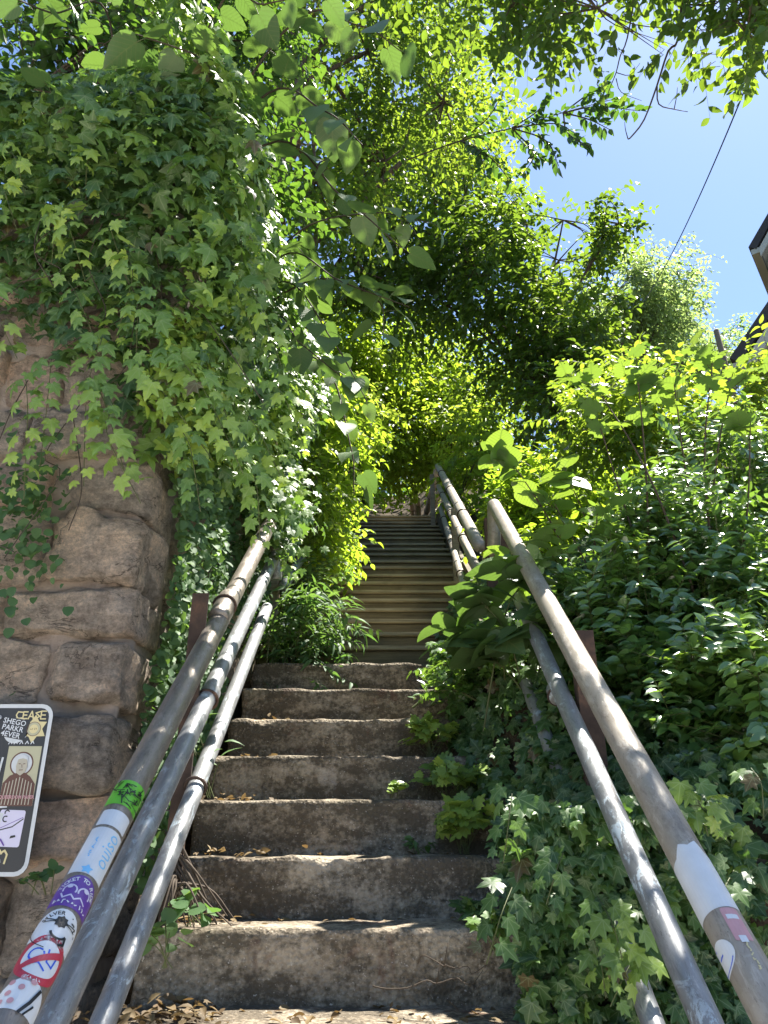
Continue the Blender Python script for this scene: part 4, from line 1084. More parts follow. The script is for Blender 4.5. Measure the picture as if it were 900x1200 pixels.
# ---------------------------------------------------------------- shrubs
def shrub(name, label, cat, base, tips, tm, size, m, nl=12, opposite=True, stem_m='green_stem', side_sh=4, L=.28, sag=.12, tmean=.4, tvar=.3, flat_=1., hang=.15, jit=.22, group=None, r0=.006, droop=.15, n_start=.2, nb=(0, 0, 0)):
    """stems from the base to each tip, side shoots carrying leaves"""
    t = thing(name, label, cat, base, group); mb = MB(); O, Tt, LL = [], [], []
    for tip in tips:
        b = np.array(base) + rng.normal(0, 1, 3) * (.12, .12, 0); tip = np.array(tip)
        mid = b*.45 + tip*.55 + np.array([0, 0, np.linalg.norm(tip - b)*sag]) + rng.normal(0, .03, 3)
        pth = bend([b, mid, tip], 8); mb.tube(pth, np.linspace(r0, r0*.3, len(pth)), 5, cap=False)
        for s in range(side_sh):
            f = rng.uniform(n_start, .97); i = f*(len(pth)-1); i0 = int(i); p = pth[i0] + (pth[min(i0+1, len(pth)-1)] - pth[i0])*(i - i0)
            tg = norm(pth[min(i0+1, len(pth)-1)] - pth[max(i0-1, 0)])
            O.append(p); Tt.append(tg*.5 + norm(rng.normal(0, 1, 3))*.8 + UP*.2); LL.append(L*rng.uniform(.5, 1.2))
        O.append(pth[-4]); Tt.append(norm(pth[-1] - pth[-4]) + rng.normal(0, .1, 3)); LL.append(L)
    P_, D_, N_, S_, tw = spray(np.array(O), np.array(Tt), np.array(LL), nl, size, droop, flat_, hang, jit, opposite)
    N_ = N_ + np.array(nb)
    tint = tmean + tvar*.7*fbm(P_, 2.5, 5, 2) + rng.normal(0, tvar*.4, len(P_))
    leaves('foliage', tm, P_, D_, N_, S_, tint, M[m], t); stems('twig_sprays', *tw, .0018, M[stem_m], t); mb.build('stems', M[stem_m], t, True)
    return t
def tips(blob, k):
    px, py, d, rx, ry, dep = blob; c = U(px, py, d); s = scale_at(px, py, d); v = norm(rng.normal(size=(k, 3))) * rng.uniform(.3, 1, (k, 1))**.5
    return c + v*np.array([rx*s, dep, ry*s])
# glossy privet on the right: three bushes
for lb, base, bl, k, sh in (
    ('glossy privet shrub behind the right handrail with sun glinting leaves', (1.35, 3.05, .45), (800, 650, 3.1, 100, 120, .3), 60, 9),
    ('glossy privet shrub leaning over the low stone wall at right edge', (1.5, 2.7, .2), (845, 810, 2.6, 100, 95, .25), 50, 9),
    ('taller glossy privet shrub reaching up in front of the house', (1.75, 3.3, .7), (840, 535, 3.6, 90, 85, .3), 40, 8),
    ('low privet shrub filling in just behind the right pipe rails', (.98, 3.0, .3), (725, 735, 3.0, 75, 105, .3), 50, 8)):
    shrub('privet_shrub', lb, 'shrub', base, tips(bl, k), 'ovate', .06, 'privet', 14, True, 'green_stem', sh, .26, .05, .45, .4, .9, .1, .2, None, .004, .15, .2, (-.15, -.75, 0))
# broad lobed leaves on tall stems (top of the right shrubs)
shrub('mulberry_sapling', 'sapling with big pale lobed leaves rising above the privet', 'sapling', (1.25, 3.0, .4), [U(745,415,2.9), U(835,420,2.8), U(880,480,2.8), U(700,490,3.0), U(790,450,2.9), U(690,440,3.1), U(860,430,2.9)], 'maple', .105, 'mulberry', 4, False, 'twig', 1, .24, .05, .5, .4, 2.4, -.05, .15, None, .007, .05, .85)
shrub('mulberry_sapling', 'sapling with a few broad leaves arching across the right handrail', 'sapling', (.95, 3.3, .45), [U(585,520,3.0), U(640,640,2.9), U(600,650,3.1), U(700,600,2.9), U(660,545,3.1), U(650,590,3.)], 'heart', .125, 'mulberry', 5, False, 'twig', 1, .22, .05, .35, .35, 1.8, .1, .25, None, .006, .12, .8)
shrub('broad_leaf_plant', 'dark broad leaved plant drooping over the step ends at mid right', 'plant', (.62, 3.35, .3), [U(560,700,3.1), U(600,735,3.0), U(540,745,3.2), U(640,725,3.0), U(575,770,3.1), U(660,680,3.1), U(620,670,3.1)], 'heart', .15, 'broad', 5, False, 'green_stem', 2, .16, .2, .25, .3, 1.2, .3, .3, None, .005, .2, .55)
shrub('leafy_weed', 'bushy weed with small leaves beneath the broad leaved plant', 'weed', (.5, 3.6, .55), tips((560, 790, 3.5, 55, 45, .2), 22), 'ovate', .05, 'privet', 10, True, 'green_stem', 4, .16, .1, .45, .35)
# narrow leaved weeds where the left rails meet the board steps
shrub('willow_weed', 'narrow leaved weed sprawling over the left end of the board steps', 'weed', (-.68, 4.35, .75), [*tips((365, 735, 4.2, 55, 50, .25), 28), U(400,790,4.0), U(395,745,4.2), U(380,800,3.9), U(372,770,4.0)], 'lance', .085, 'creeper', 10, True, 'green_stem', 3, .2, .1, .5, .4, 1., .3, .3, None, .004, .3, .35)
shrub('willow_weed', 'sunlit weed leaning out from the upper left railing', 'weed', (-.7, 5.0, 1.2), tips((370, 690, 5.0, 38, 40, .3), 26), 'ovate', .06, 'creeper', 8, True, 'green_stem', 3, .2, .1, .6, .4)

# bright shrubs of the sunlit left bank above the upper railing
for lb, base, blobs, dens, sz, mm, tm_ in (
    ('sunlit yellow green shrub overhanging the upper left railing', (-1.0, 6.0, 2.9), [(385, 610, 5.7, 32, 50, .5), (380, 520, 5.3, 45, 60, .5), (395, 650, 6.1, 15, 25, .3), (350, 470, 4.9, 45, 55, .5), (378, 645, 5.4, 22, 25, .3), (365, 575, 5.0, 28, 35, .3)], 30, .075, 'bright_leaf', 'ovate'),
    ('sunlit shrub on the left bank beside the top of the board steps', (-1.1, 8.2, 4.2), [(412, 550, 8.0, 22, 40, .6), (415, 490, 7.5, 40, 45, .6), (425, 592, 8.4, 8, 18, .3)], 28, .09, 'bright_leaf', 'ovate'),
    ('sunlit yellow green bush behind the right handrail', (1.2, 6.2, 2.2), [(640, 590, 5.8, 55, 55, .6), (590, 610, 6.0, 35, 45, .5), (690, 560, 6.2, 50, 45, .6), (640, 660, 5.4, 50, 40, .4)], 26, .08, 'bright_leaf', 'ovate'),
    ('sunlit bush beyond the landing railing on the right', (1.6, 9.5, 4.2), [(560, 520, 9.0, 40, 40, .7), (600, 560, 8.4, 45, 40, .7), (540, 580, 9.4, 25, 35, .6)], 24, .1, 'bright_leaf', 'ovate')):
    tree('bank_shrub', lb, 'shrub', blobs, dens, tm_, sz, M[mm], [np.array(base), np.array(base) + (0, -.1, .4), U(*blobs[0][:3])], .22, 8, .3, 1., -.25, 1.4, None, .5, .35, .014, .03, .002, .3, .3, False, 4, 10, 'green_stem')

tree('bank_shrub', 'leafy shrub filling the slope below the lower house roof', 'shrub', [(760, 480, 4.3, 60, 40, .5), (850, 470, 4.5, 60, 42, .5), (700, 500, 4.4, 50, 40, .5), (810, 520, 4.2, 70, 40, .5), (720, 450, 4.8, 45, 25, .4)], 20, 'ovate', .07, M['tree_leaf'],
     [at(2.0, 4.4), at(2.0, 4.4, .6), U(780, 520, 4.4)], .24, 8, .3, 1., -.25, 1.4, None, .55, .35, .014, .03, .002, .3, .3, False, 6, 10, 'green_stem')
# ---------------------------------------------------------------- the broad leaved branches at top left
def branch_plant(name, label, cat, base, paths, tm, size, m, step, tmean, hang=.6, stem_m='twig', r0=.008, flat_=.8, seed=0, petiole=.05, trunk=None, f0=.12):
    t = thing(name, label, cat, base); mb = MB(); A = []
    ps = MB()
    for P_ in paths:
        P_ = bend(P_, 8); mb.tube(P_, np.linspace(r0, r0*.35, len(P_)), 6, cap=False)
        seg = np.linalg.norm(np.diff(P_, axis=0), axis=1); L = np.concatenate([[0], np.cumsum(seg)])
        s = np.arange(L[-1]*f0, L[-1]+.001, step); k = len(s)
        Q = np.stack([np.interp(s, L, P_[:, i]) for i in range(3)], 1)
        Tn = norm(np.stack([np.interp(s, L, np.gradient(P_[:, i], L)) for i in range(3)], 1))
        sd_ = np.where(np.arange(k) % 2 == 0, 1., -1.)[:, None]; sv = norm(np.cross(Tn, UP) + 1e-4)
        out = norm(.5*Tn + sd_*sv*.8 + rng.normal(0, .3, Q.shape) + UP*.1)
        B_ = Q + out*petiole*rng.uniform(.6, 1.3, (k, 1))
        for q, r_ in zip(Q, B_): ps.tube([q, (q+r_)/2 + UP*.006, r_], .0016, 4, cap=False)
        D_ = norm(out - UP*hang + rng.normal(0, .2, Q.shape)); Nn = norm(UP*flat_ + out*.35 + rng.normal(0, .3, Q.shape))
        A.append((B_, D_, Nn, size*rng.uniform(.65, 1.15, k)))
    A = [np.concatenate([q[i] for q in A]) for i in range(4)]
    leaves('foliage', tm, *A, tmean + rng.normal(0, .18, len(A[0])), M[m], t)
    if trunk is not None: tb = MB(); tb.tube(bend(trunk, 6), np.linspace(.07, .03, (len(trunk)-1)*6+1), 8); tb.build('trunk', M['bark'], t, True)
    mb.build('branches', M[stem_m], t, True); ps.build('leaf_stalks', M['green_stem'], t, True)  # second mesh holds only the leaf stalks; blades are in foliage
    return t
b0 = np.array([-1.3, 3.0, 2.35])
branch_plant('broad_leaf_sapling', 'broad heart leaved sapling arching out above the ivy at top left', 'sapling', b0, [
    [b0, U(200,60,2.7), U(180,-60,2.4)], [b0, U(130,30,2.5), U(60,15,2.2), U(0,-10,2.0)], [b0, U(250,20,2.4), U(310,5,2.2), U(380,-10,2.1)],
    [b0, U(300,120,2.6), U(380,130,2.4), U(425,170,2.3)], [b0, U(310,170,2.7), U(400,230,2.6), U(470,290,2.5)], [b0, U(200,140,2.5), U(120,120,2.2), U(40,105,2.1)],
    [b0, U(260,100,2.5), U(240,70,2.2), U(160,40,2.0)], [b0, U(330,40,2.5), U(420,30,2.4), U(470,60,2.4)]],
    'heart', .15, 'broad', .09, .45, .3, 'twig', .007, 1.1)
b1 = np.array([-1.0, 3.7, 2.6])
branch_plant('broad_leaf_sapling', 'broad leaved sapling drooping over the left handrail below the canopy', 'sapling', b1, [
    [b1, U(330,300,3.2), U(400,330,2.9), U(480,360,2.8)], [b1, U(330,330,3.2), U(390,400,2.9), U(430,470,2.8)], [b1, U(340,280,3.1), U(430,250,2.9), U(500,260,2.8)],
    [b1, U(320,370,3.1), U(350,400,2.9), U(410,450,2.8)], [b1, U(360,330,3.1), U(440,350,2.9), U(450,400,2.8)], [b1, U(370,420,3.2), U(410,520,3.1), U(415,580,3.1)]],
    'heart', .115, 'broad', .075, .5, .5, 'twig', .006, 1.1)

# ---------------------------------------------------------------- trees
tree('broadleaf_tree', 'dense dark leaved tree behind the ivy at the upper left', 'tree',
     [(60, 90, 3.6, 130, 110, .6), (200, 180, 3.8, 110, 100, .5), (260, 60, 4.4, 110, 90, .6), (40, -60, 3.4, 160, 80, .6), (270, 300, 4.2, 60, 80, .4), (180, -40, 4.2, 140, 80, .6)],
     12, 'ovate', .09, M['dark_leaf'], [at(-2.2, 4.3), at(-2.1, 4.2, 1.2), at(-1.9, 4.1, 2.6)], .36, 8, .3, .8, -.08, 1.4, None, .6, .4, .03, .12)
tr1 = [at(-1.7, 6.0), at(-1.65, 6.0, 1.5), U(345, 150, 6.0), U(345, 20, 6.2), U(350, -80, 6.4)]
tree('broadleaf_tree', 'tall tree with a dead vine clad trunk left of the board steps', 'tree',
     [(430, 60, 6.6, 80, 110, .9), (370, 210, 6.2, 70, 90, .7), (320, 90, 6.6, 60, 110, .5, .5), (450, 190, 7.0, 75, 90, .9), (300, -40, 6.6, 120, 60, .5, .5), (520, 120, 7.4, 70, 70, .9), (470, -20, 6.5, 120, 60, .9)],
     12, 'ovate', .1, M['tree_leaf'], tr1, .45, 8, .4, .8, -.05, 1.0, None, .45, .35, .04, .13)
dv = thing('dead_vine', 'brown dead creeper wrapped thickly round the tall trunk', 'vine', tr1[2])
pts = bend(tr1[1:], 10); ii = rng.integers(0, len(pts), 2600); th = rng.uniform(0, 2*math.pi, 2600); rr = rng.uniform(.1, .3, 2600)
P_ = pts[ii] + np.stack([np.cos(th)*rr, np.sin(th)*rr, rng.normal(0, .1, 2600)], 1)
P_ = P_[fbm(P_, 1.8, 3) > -.25]; k = len(P_)
leaves('foliage', 'ovate', P_, norm(rng.normal(0, .5, (k, 3)) - UP), norm(rng.normal(0, 1, (k, 3))), .06*rng.uniform(.6, 1.3, k), rng.uniform(0, 1, k), M['dry_leaf'], dv)
tree('broadleaf_tree', 'spreading tree whose lit and dark branches arch over the steps', 'tree',
     [(560, 320, 9.4, 95, 70, 1.2), (630, 380, 9.2, 80, 70, 1.2), (655, 305, 9.6, 55, 55, 1.1), (500, 350, 10., 60, 65, 1.1), (620, 440, 9.6, 60, 50, 1.), (480, 260, 9.6, 65, 75, 1.1), (680, 420, 9., 45, 55, .9), (590, 275, 9.8, 75, 45, 1.), (660, 258, 9.2, 40, 14, .5), (708, 272, 9.2, 30, 10, .5, 1.4), (615, 255, 9.3, 30, 14, .5), (650, 480, 9., 50, 40, .9), (695, 470, 8.8, 35, 40, .8), (430, 320, 10., 50, 60, 1.), (420, 260, 9.8, 50, 60, 1.), (725, 262, 9.2, 22, 6, .4, 2.)],
     15, 'ovate', .125, M['tree_leaf'], [at(2.9, 10.2), at(2.7, 10.1, 1.6), U(640, 470, 10.), U(600, 390, 9.8)], .48, 9, .3, 1., -.22, 1.0, None, .18, .35, .03, .14, branches=9)
tree('broadleaf_tree', 'bright backlit tree closing the view at the top of the steps', 'tree',
     [(480, 500, 13, 65, 60, 1.4), (420, 470, 12, 50, 70, 1.3), (540, 470, 13.5, 55, 60, 1.4), (500, 430, 14, 70, 50, 1.3), (450, 420, 13, 60, 60, 1.4), (400, 420, 11.5, 50, 50, 1.2), (530, 520, 12.5, 40, 40, 1.2), (440, 545, 13.5, 28, 22, .8), (500, 548, 14, 30, 20, .8)],
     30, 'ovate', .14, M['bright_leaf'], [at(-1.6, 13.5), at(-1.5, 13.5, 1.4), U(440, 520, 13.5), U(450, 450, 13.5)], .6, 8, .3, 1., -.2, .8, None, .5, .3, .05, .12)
tree('broadleaf_tree', 'pale loose tree standing behind the left trunk against the sky', 'tree',
     [(540, 130, 11, 60, 60, 1.2), (510, 210, 10.5, 65, 70, 1.2), (560, 190, 11, 30, 50, 1.0), (540, 260, 10.5, 55, 50, 1.2), (460, 120, 11, 80, 100, 1.2), (530, 60, 11.5, 55, 50, 1.), (400, 300, 10.5, 60, 60, 1.2)],
     15, 'ovate', .13, M['tree_leaf'], [at(-1.9, 11), at(-1.6, 11, 2.5), U(500, 300, 11), U(530, 180, 11)], .6, 8, .35, 1., -.1, .8, None, .6, .35, .05, .14)
tree('broadleaf_tree', 'far pale green tree right of the arching branches', 'tree',
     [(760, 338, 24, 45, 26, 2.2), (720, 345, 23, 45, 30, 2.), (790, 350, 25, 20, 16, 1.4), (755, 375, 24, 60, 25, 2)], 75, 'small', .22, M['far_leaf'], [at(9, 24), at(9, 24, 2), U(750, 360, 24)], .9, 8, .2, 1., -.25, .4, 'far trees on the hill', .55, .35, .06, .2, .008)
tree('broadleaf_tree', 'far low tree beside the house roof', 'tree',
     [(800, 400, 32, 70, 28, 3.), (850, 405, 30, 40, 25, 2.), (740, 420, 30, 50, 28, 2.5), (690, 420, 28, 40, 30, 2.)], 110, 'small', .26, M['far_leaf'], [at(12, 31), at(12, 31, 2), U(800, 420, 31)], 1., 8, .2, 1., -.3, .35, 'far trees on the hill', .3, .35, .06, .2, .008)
# overhanging branch at the top right, from a tree behind the viewer's right shoulder
tree('broadleaf_tree', 'overhanging tree whose leafy boughs cross the sky at top right', 'tree',
     [(600, 5, 3.3, 75, 40, .3, .9), (700, 10, 3.1, 80, 28, .3, .9), (800, 5, 3.0, 70, 38, .3), (875, 40, 2.9, 45, 48, .3), (520, -30, 3.5, 90, 40, .4), (760, -70, 3.1, 150, 50, .5), (910, -40, 2.8, 80, 70, .5), (640, -80, 3.3, 140, 45, .4)],
     6, 'ovate', .09, M['tree_leaf'], [at(4.6, 2.6), at(4.5, 2.5, 2.), np.array([4.2, 2.5, 4.2]), np.array([3.4, 2.5, 4.9])], .28, 8, .6, .8, -.12, 1.8, None, .22, .3, .014, .12, .0018, .5)
bb = U(470, 190, 6.7); q1, q2, q3 = U(540, 165, 6.5), U(600, 150, 6.3), U(660, 132, 6.2)
def tw_(a, *ps): return [a] + [U(x, y, 6.25 + .1*rng.normal()) for x, y in ps]
branch_plant('slender_tree', 'slender tree with one dark leafy branch reaching across the open sky', 'tree', at(-1.4, 6.9), [
    [bb, q1, q2, q3, U(735, 112, 6.1)], tw_(q2, (640, 165), (655, 195)), tw_(q2, (625, 180), (612, 205)), tw_(q1, (575, 185), (600, 215)), tw_(q3, (690, 140), (715, 152)), tw_(q3, (690, 110), (715, 96)),
    tw_(q2, (630, 130), (640, 112)), tw_(q3, (665, 155), (690, 172)), tw_(q1, (570, 140), (585, 118)), tw_(q2, (610, 165), (640, 190)), tw_(q3, (700, 125), (750, 130)), tw_(q1, (560, 175), (570, 210)), tw_(q2, (650, 145), (680, 160))],
    'ovate', .135, 'dark_leaf', .03, .2, .5, 'twig', .01, .8, 0, .02, [at(-1.4, 6.9), at(-1.35, 6.9, 2), U(430, 230, 6.9), bb], .3)
# bare twig hanging from the bough
bt = thing('bare_branch', 'bare crooked twig hanging in the open sky at top right', 'branch', U(790, 20, 3.1)); mb = MB()
for q, r_ in (([(800,-20),(795,45),(783,60),(770,100),(755,140),(740,160),(736,163)], .011), ([(770,100),(772,122),(790,128),(806,131)], .006), ([(790,128),(793,112),(794,100)], .004),
              ([(745,-10),(735,45),(727,65),(722,85),(714,105),(710,118)], .007), ([(722,85),(738,88),(750,74)], .004), ([(736,163),(733,152),(732,143)], .004), ([(722,92),(728,108),(752,118)], .004)):
    mb.tube(bend([U(x, y, 3.1 + .015*i) for i, (x, y) in enumerate(q)], 3), np.linspace(r_*.75, r_*.3, (len(q)-1)*3+1), 6)
mb.build('twig', M['twig'], bt, True)
# far wooded slope behind everything
def woods():
    k = 26000; X = rng.uniform(-34, 34, k); y = rng.uniform(17, 44, k); keep = (np.abs(X) > 0) ; 
    z = np.array([0.]); hz = hill(X, y); z = hz + rng.uniform(0, 1, k)**1.2 * (5.0 + 2.2*fbm(np.stack([X*.25, y*.25, X*0], 1), 1., 4))
    P_ = np.stack([X, y, z], 1)
    ang = np.degrees(np.arctan2(z, y)); px = 450 + 900*X/(y*CP + z*SP)
    ok = (px < 640) | (z < y*math.tan(R(34.5)))
    return P_[ok & (fbm(P_, .35, 2) > -.2)]
o = woods(); dirs = norm(rng.normal(0, 1, o.shape) + UP*.1)
P_, D_, N_, S_, tw = spray(o, dirs, .8, 5, .26, .3, 1.)
wd_ = leaves('woods', 'small', P_, D_, N_, S_, .4 + .3*fbm(P_, .4, 3, 2) + rng.normal(0, .15, len(P_)), M['dark_leaf']); tag(wd_, 'dark far wooded slope behind the top of the steps', 'woods', None, 'stuff')
tag(stems('undergrowth_stems', *tw, .01, M['twig']), 'thin dark branches inside the far wooded slope', 'branches', None, 'stuff')

# ---------------------------------------------------------------- house, garden wall, wire, pole
def turn(t, corner, deg):
    c, s_ = math.cos(R(deg)), math.sin(R(deg))
    def go(o):
        for ch in o.children:
            me = ch.data; V = np.empty(len(me.vertices)*3, np.float32); me.vertices.foreach_get('co', V); V = V.reshape(-1, 3)
            d = V[:, :2] - np.array(corner[:2]); V[:, 0] = corner[0] + c*d[:, 0] - s_*d[:, 1]; V[:, 1] = corner[1] + s_*d[:, 0] + c*d[:, 1]
            me.vertices.foreach_set('co', V.ravel()); me.update(); go(ch)
    go(t)
def gable(t, corner, run, rise, length, wall_h, thick=.16, over=.45, tag_=''):
    """gable end facing the viewer, left eave corner at `corner`; roof climbs to the right then falls"""
    x, y, z = corner; b = MB()
    slope = math.atan2(rise, run); nx_, nz_ = -math.sin(slope)*thick, math.cos(slope)*thick
    for s in (1, -1):
        A = np.array([x, y, z]) if s == 1 else np.array([x + 2*run, y, z]); Pk = np.array([x + run, y, z + rise])
        off = np.array([s*nx_, 0, nz_]); V = [A, Pk, Pk + off*np.array([0, 1, 1.]), A + off]; V = V + [v + (0, length, 0) for v in V]
        b.add(V, [(0,1,2,3),(7,6,5,4),(0,4,5,1),(3,2,6,7),(0,3,7,4)] if s == 1 else [(3,2,1,0),(4,5,6,7),(1,5,4,0),(7,6,2,3),(4,7,3,0)])
    b.build('roof', M['shingle'], t)
    f = MB()
    for s in (1, -1):
        A = np.array([x + .05, y - .025, z - .04]) if s == 1 else np.array([x + 2*run - .05, y - .025, z - .04]); Pk = np.array([x + run, y - .025, z + rise - .04])
        V = [A + (0, 0, -.2), Pk + (0, 0, -.2), Pk, A]; V = V + [v + (0, .05, 0) for v in V]
        f.add(V, [(0,1,2,3),(7,6,5,4),(0,4,5,1),(3,2,6,7),(0,3,7,4),(1,5,6,2)])
    f.build('rake_board', M['house_trim'], t)
    wmb = MB(); wx0, wx1 = x + over, x + 2*run - over; zz = z + rise*over/run; wy = y + .4
    V = [(wx0, wy, z - wall_h), (wx1, wy, z - wall_h), (wx1, wy, zz), (x + run, wy, z + rise - .05), (wx0, wy, zz)]; V += [(a_, length + y - .4, c_) for a_, _, c_ in V]
    wmb.add(V, [(0,1,2,3,4), (9,8,7,6,5), (0,5,6,1), (1,6,7,2), (4,9,5,0)]); 
    zc = z - wall_h
    while zc < z + rise - .6:   # clapboard courses
        f_ = max(0., (zc - zz)/(rise*(1 - over/run)) if zc > zz else 0.); hw = (wx1 - wx0)/2*(1 - f_)
        cx = x + run; wmb.add([(cx-hw, wy-.022, zc), (cx+hw, wy-.022, zc), (cx+hw, wy-.006, zc+.15), (cx-hw, wy-.006, zc+.15), (cx-hw, wy-.003, zc), (cx+hw, wy-.003, zc)], [(0,1,2,3), (4,5,1,0)]); zc += .16
    wmb.build('wall', M['siding'], t)
    g_ = MB(); g_.box((x - .1, y + .02, z - .1), (x + .05, y + length - .1, z + .02)); g_.build('gutter', M['house_trim'], t)
    s_ = MB(); s_.add([(x + .06, y + .03, z - .02), (wx0 + .02, y + .03, z + rise*over/run - .02), (wx0 + .02, y + length, z + rise*over/run - .02), (x + .06, y + length, z - .02)], [(0,1,2,3)]); s_.build('soffit', M['house_trim'], t)
    for k in range(2):
        wx = wx0 + 1.2 + k*2.2; wz = z - 1.6
        fr = MB()
        for lo, hi in (((wx-.5, wy-.07, wz-.72), (wx-.42, wy-.024, wz+.72)), ((wx+.42, wy-.07, wz-.72), (wx+.5, wy-.024, wz+.72)), ((wx-.418, wy-.068, wz+.64), (wx+.418, wy-.024, wz+.72)), ((wx-.418, wy-.068, wz-.72), (wx+.418, wy-.024, wz-.64)), ((wx-.418, wy-.066, wz-.03), (wx+.418, wy-.024, wz+.03))): fr.box(lo, hi)
        fo = fr.build('window', M['house_trim'], t); pn = MB(); pn.box((wx-.417, wy-.045, wz-.638), (wx+.417, wy-.026, wz+.638)); pn.build('pane', M['glass'], fo)
c1_ = U(886, 291, 12.0); c2_ = U(867, 424, 9.0)
hs = thing('house', 'tall tan house with dark gabled roof at the right edge', 'house', (c1_[0] + 4, 14, hill(9, 14)))
gable(hs, c1_, 4.2, 5.6, 9, 6.5); turn(hs, c1_, -36)
hs2 = thing('house', 'lower tan house gable with dark roof just above the right shrubs', 'house', (c2_[0] + 3, 9.4, hill(6, 10)))
gable(hs2, c2_, 3.4, 3.9, 2.4, 4.5); turn(hs2, c2_, -36)
gw = thing('garden_wall', 'tan stucco garden wall glimpsed through the shrubs on the right', 'wall', (2.3, 6, 1.))
mb = MB(); V = [(2.25, 3.6, -.2), (2.45, 3.6, -.2), (2.45, 8.6, 3.), (2.25, 8.6, 3.), (2.25, 3.6, 1.5), (2.45, 3.6, 1.5), (2.45, 8.6, 4.5), (2.25, 8.6, 4.5)]
mb.add(V, [(0,3,2,1),(4,5,6,7),(0,1,5,4),(1,2,6,5),(2,3,7,6),(3,0,4,7)]); mb.build('masonry', M['stucco'], gw, False, .01)
mb = MB(); V = [(2.22, 3.57, 1.5), (2.48, 3.57, 1.5), (2.48, 8.63, 4.52), (2.22, 8.63, 4.52), (2.22, 3.57, 1.56), (2.48, 3.57, 1.56), (2.48, 8.63, 4.58), (2.22, 8.63, 4.58)]
mb.add(V, [(0,3,2,1),(4,5,6,7),(0,1,5,4),(1,2,6,5),(2,3,7,6),(3,0,4,7)]); mb.build('coping', M['house_trim'], gw)
mb = MB(); a = U(895, 50, 7); b = U(760, 345, 19); mb.tube([a + (b - a)*t - UP*.25*4*t*(1-t) for t in np.linspace(-.25, 1.15, 24)], .011, 6)
tag(mb.build('utility_cable', M['wire'], None, True), 'thin black cable slanting across the blue sky', 'cable')
pb_ = at(5.1, 10.6); pt_ = U(839, 386, 10.6); pm_ = (pt_.copy()); 
mb = MB(); mb.tube([np.array([pt_[0] + .12, 10.6, pb_[2]]), (pt_ + np.array([pt_[0] + .12, 10.6, pb_[2]]))/2, pt_ - (0, 0, .03), pt_], [.06, .052, .046, .03], 10)
tag(mb.build('wooden_pole', M['post_wood'], None, True), 'pale wooden pole tip poking up beside the lower house roof', 'pole')

# ---------------------------------------------------------------- small plants, roots, twigs and litter on the steps
def sprout(label, base, k, hgt, tm, size, m, spread=.08, tmean=.6, nl=5, cat='weed', name='sprout'):
    base = np.array(base, float); tp = base + np.stack([rng.normal(0, spread, k), rng.normal(0, spread, k)*.5 - .03, hgt*rng.uniform(.5, 1.2, k)], 1)
    t = thing(name, label, cat, base, 'weeds sprouting on the concrete steps'); mb = MB(); O, Tt = [], []
    for q in tp:
        b = base + rng.normal(0, .012, 3)*(1, 1, 0); mb.tube(bend([b, b*.5 + q*.5 + UP*hgt*.15, q], 4), .0016, 4, cap=False); O.append(b*.5 + q*.5 + UP*hgt*.12); Tt.append(norm(q - b))
    P_, D_, N_, S_, tw = spray(np.array(O), np.array(Tt), hgt*.6, nl, size, .1, 1.2, .2, .35)
    leaves('foliage', tm, P_, D_, norm(N_ + (0, -.6, 0)), S_, tmean + rng.normal(0, .15, len(P_)), M[m], t); mb.build('stems', M['green_stem'], t, True)
    return t
def tread(x, k, dy=.04): return (x, CY[k] + dy, CZ[k])
def px_tread(px, k, dy=.05):
    y = CY[k] + dy; zc = y*CP + CZ[k]*SP; return ((px - 450)/900*zc, y, CZ[k] + .003)
sprout('yellow green ivy sprout on the third step with a yellowed leaf', px_tread(545, 1, .18), 14, .15, 'maple', .065, 'ivy_ground', .05, .95)
sprout('low leafy sprout trailing on the fourth step', px_tread(525, 2, .17), 16, .12, 'maple', .055, 'ivy_ground', .09, .9)
sprout('bright bushy sprout at the right end of the fifth step', px_tread(505, 3, .18), 20, .13, 'maple', .055, 'ivy_ground', .09, .95)
sprout('sparse weed trailing low across the third step', px_tread(490, 1, .2), 4, .05, 'ovate', .04, 'creeper', .07, .6)
sprout('tiny seedling at the back of the fourth step', px_tread(462, 2, .2), 3, .06, 'round', .04, 'ivy_ground', .02, .95)
sprout('slender bamboo leaved weed between the left rails', U(250, 935, 2.68), 5, .2, 'lance', .075, 'creeper', .07, .7, 4)
sprout('round leaved weed at the foot of the lowest left rail', U(188, 1135, 2.2), 5, .1, 'round', .045, 'creeper', .05, .8, 3)
sprout('broad leaved weed beside the rusty post base', U(228, 1085, 2.42), 4, .07, 'round', .05, 'creeper', .05, .5, 3)
sprout('little weed rooted in a joint of the stone wall beneath the sign', U(50, 1048, 2.25), 5, .05, 'round', .035, 'creeper', .04, .5, 3)
sprout('drooping ivy tuft on the right end of the second step', px_tread(555, 0, .15), 5, .05, 'ivy', .06, 'ivy_ground', .06, .4, 4)
sprout('ivy sprig hanging over the front of the lowest step', U(580, 1120, 2.28), 5, .09, 'ivy', .05, 'ivy_ground', .03, .5, 4)
rt = thing('root_clump', 'tangle of dry exposed roots around the rusty post foot', 'roots', U(205, 1075, 2.45)); mb = MB()
rb = U(200, 1040, 2.5)
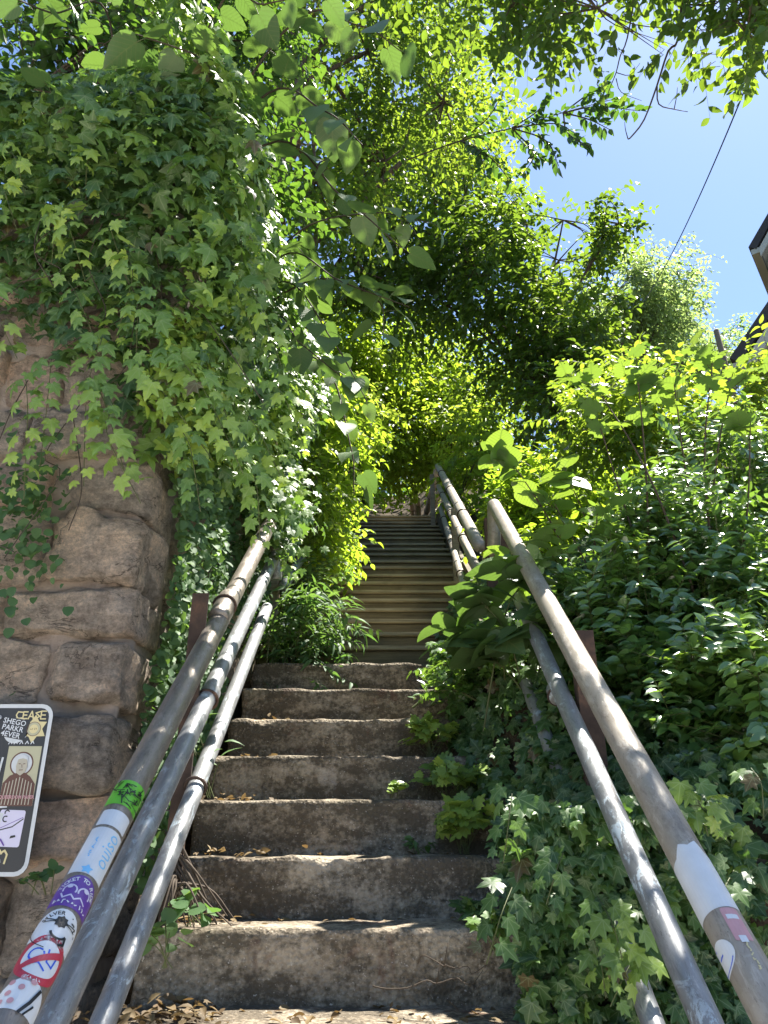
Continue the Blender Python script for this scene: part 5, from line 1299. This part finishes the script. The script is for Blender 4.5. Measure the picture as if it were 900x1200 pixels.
for k in range(22):
    e = rb + np.array([rng.uniform(-.04, .2), rng.uniform(-.12, .06), rng.uniform(-.14, -.07)]); mb.tube(bend([rb + rng.normal(0, .012, 3) + UP*rng.uniform(0, .1), (rb + e)/2 + np.array([0, 0, .05]) + rng.normal(0, .015, 3), e], 4), np.linspace(.005, .002, 9), 5, cap=False)
mb.build('roots', M['twig'], rt, True)
for lb, pts_ in (('thin dry vine twig lying across the face of the lowest step', [U(488,1120,2.3), U(515,1130,2.26), U(545,1134,2.25), U(568,1136,2.27)]), ('longer pale twig lying across the lowest step near the ground', [U(440,1152,2.33), U(500,1153,2.27), U(540,1150,2.25), U(560,1148,2.28)])):
    mb = MB(); pts_ = [q_ + rng.normal(0, .009, 3)*(1, .3, 1) for q_ in bend(pts_, 3)]; mb.tube(bend(pts_, 3), np.linspace(.0019, .0009, (len(pts_)-1)*3+1), 5); q = pts_[4]; mb.tube([q, q + np.array([.01, -.01, .05])], [.0016, .0008], 4); tag(mb.build('twig', M['twig'], None, True), lb, 'twig')
# leaf litter
acc = []
def lit(k, fn):
    p = np.array([fn() for _ in range(k)]); acc.append(p)
lit(130, lambda: (rng.uniform(-.74, -.45), rng.uniform(2.12, 2.38), H0 + .006 + abs(rng.normal(0, .012))))
lit(60, lambda: (rng.uniform(-.5, .5), rng.uniform(2.15, 2.38), H0 + .006))
for k in range(7):
    yb = (CY[k+1] if k < 6 else 4.3)
    lit(26, lambda: (-.64 + abs(rng.normal(0, .12)), rng.uniform(yb - .14, yb - .01), CZ[k] + .006 + abs(rng.normal(0, .008))))
    lit(16, lambda: (rng.uniform(-.5, .45), yb - abs(rng.normal(0, .06)), CZ[k] + .006))
P_ = np.concatenate(acc); k = len(P_)
tag(leaves('leaf_litter', 'ovate', P_, norm(rng.normal(0, 1, (k, 3))*(1, 1, .25)), norm(rng.normal(0, .4, (k, 3)) + UP), .03*rng.uniform(.5, 1.5, k), rng.uniform(0, 1, k), M['dry_leaf']), 'dry brown leaf litter scattered along the steps', 'leaf litter', None, 'stuff')
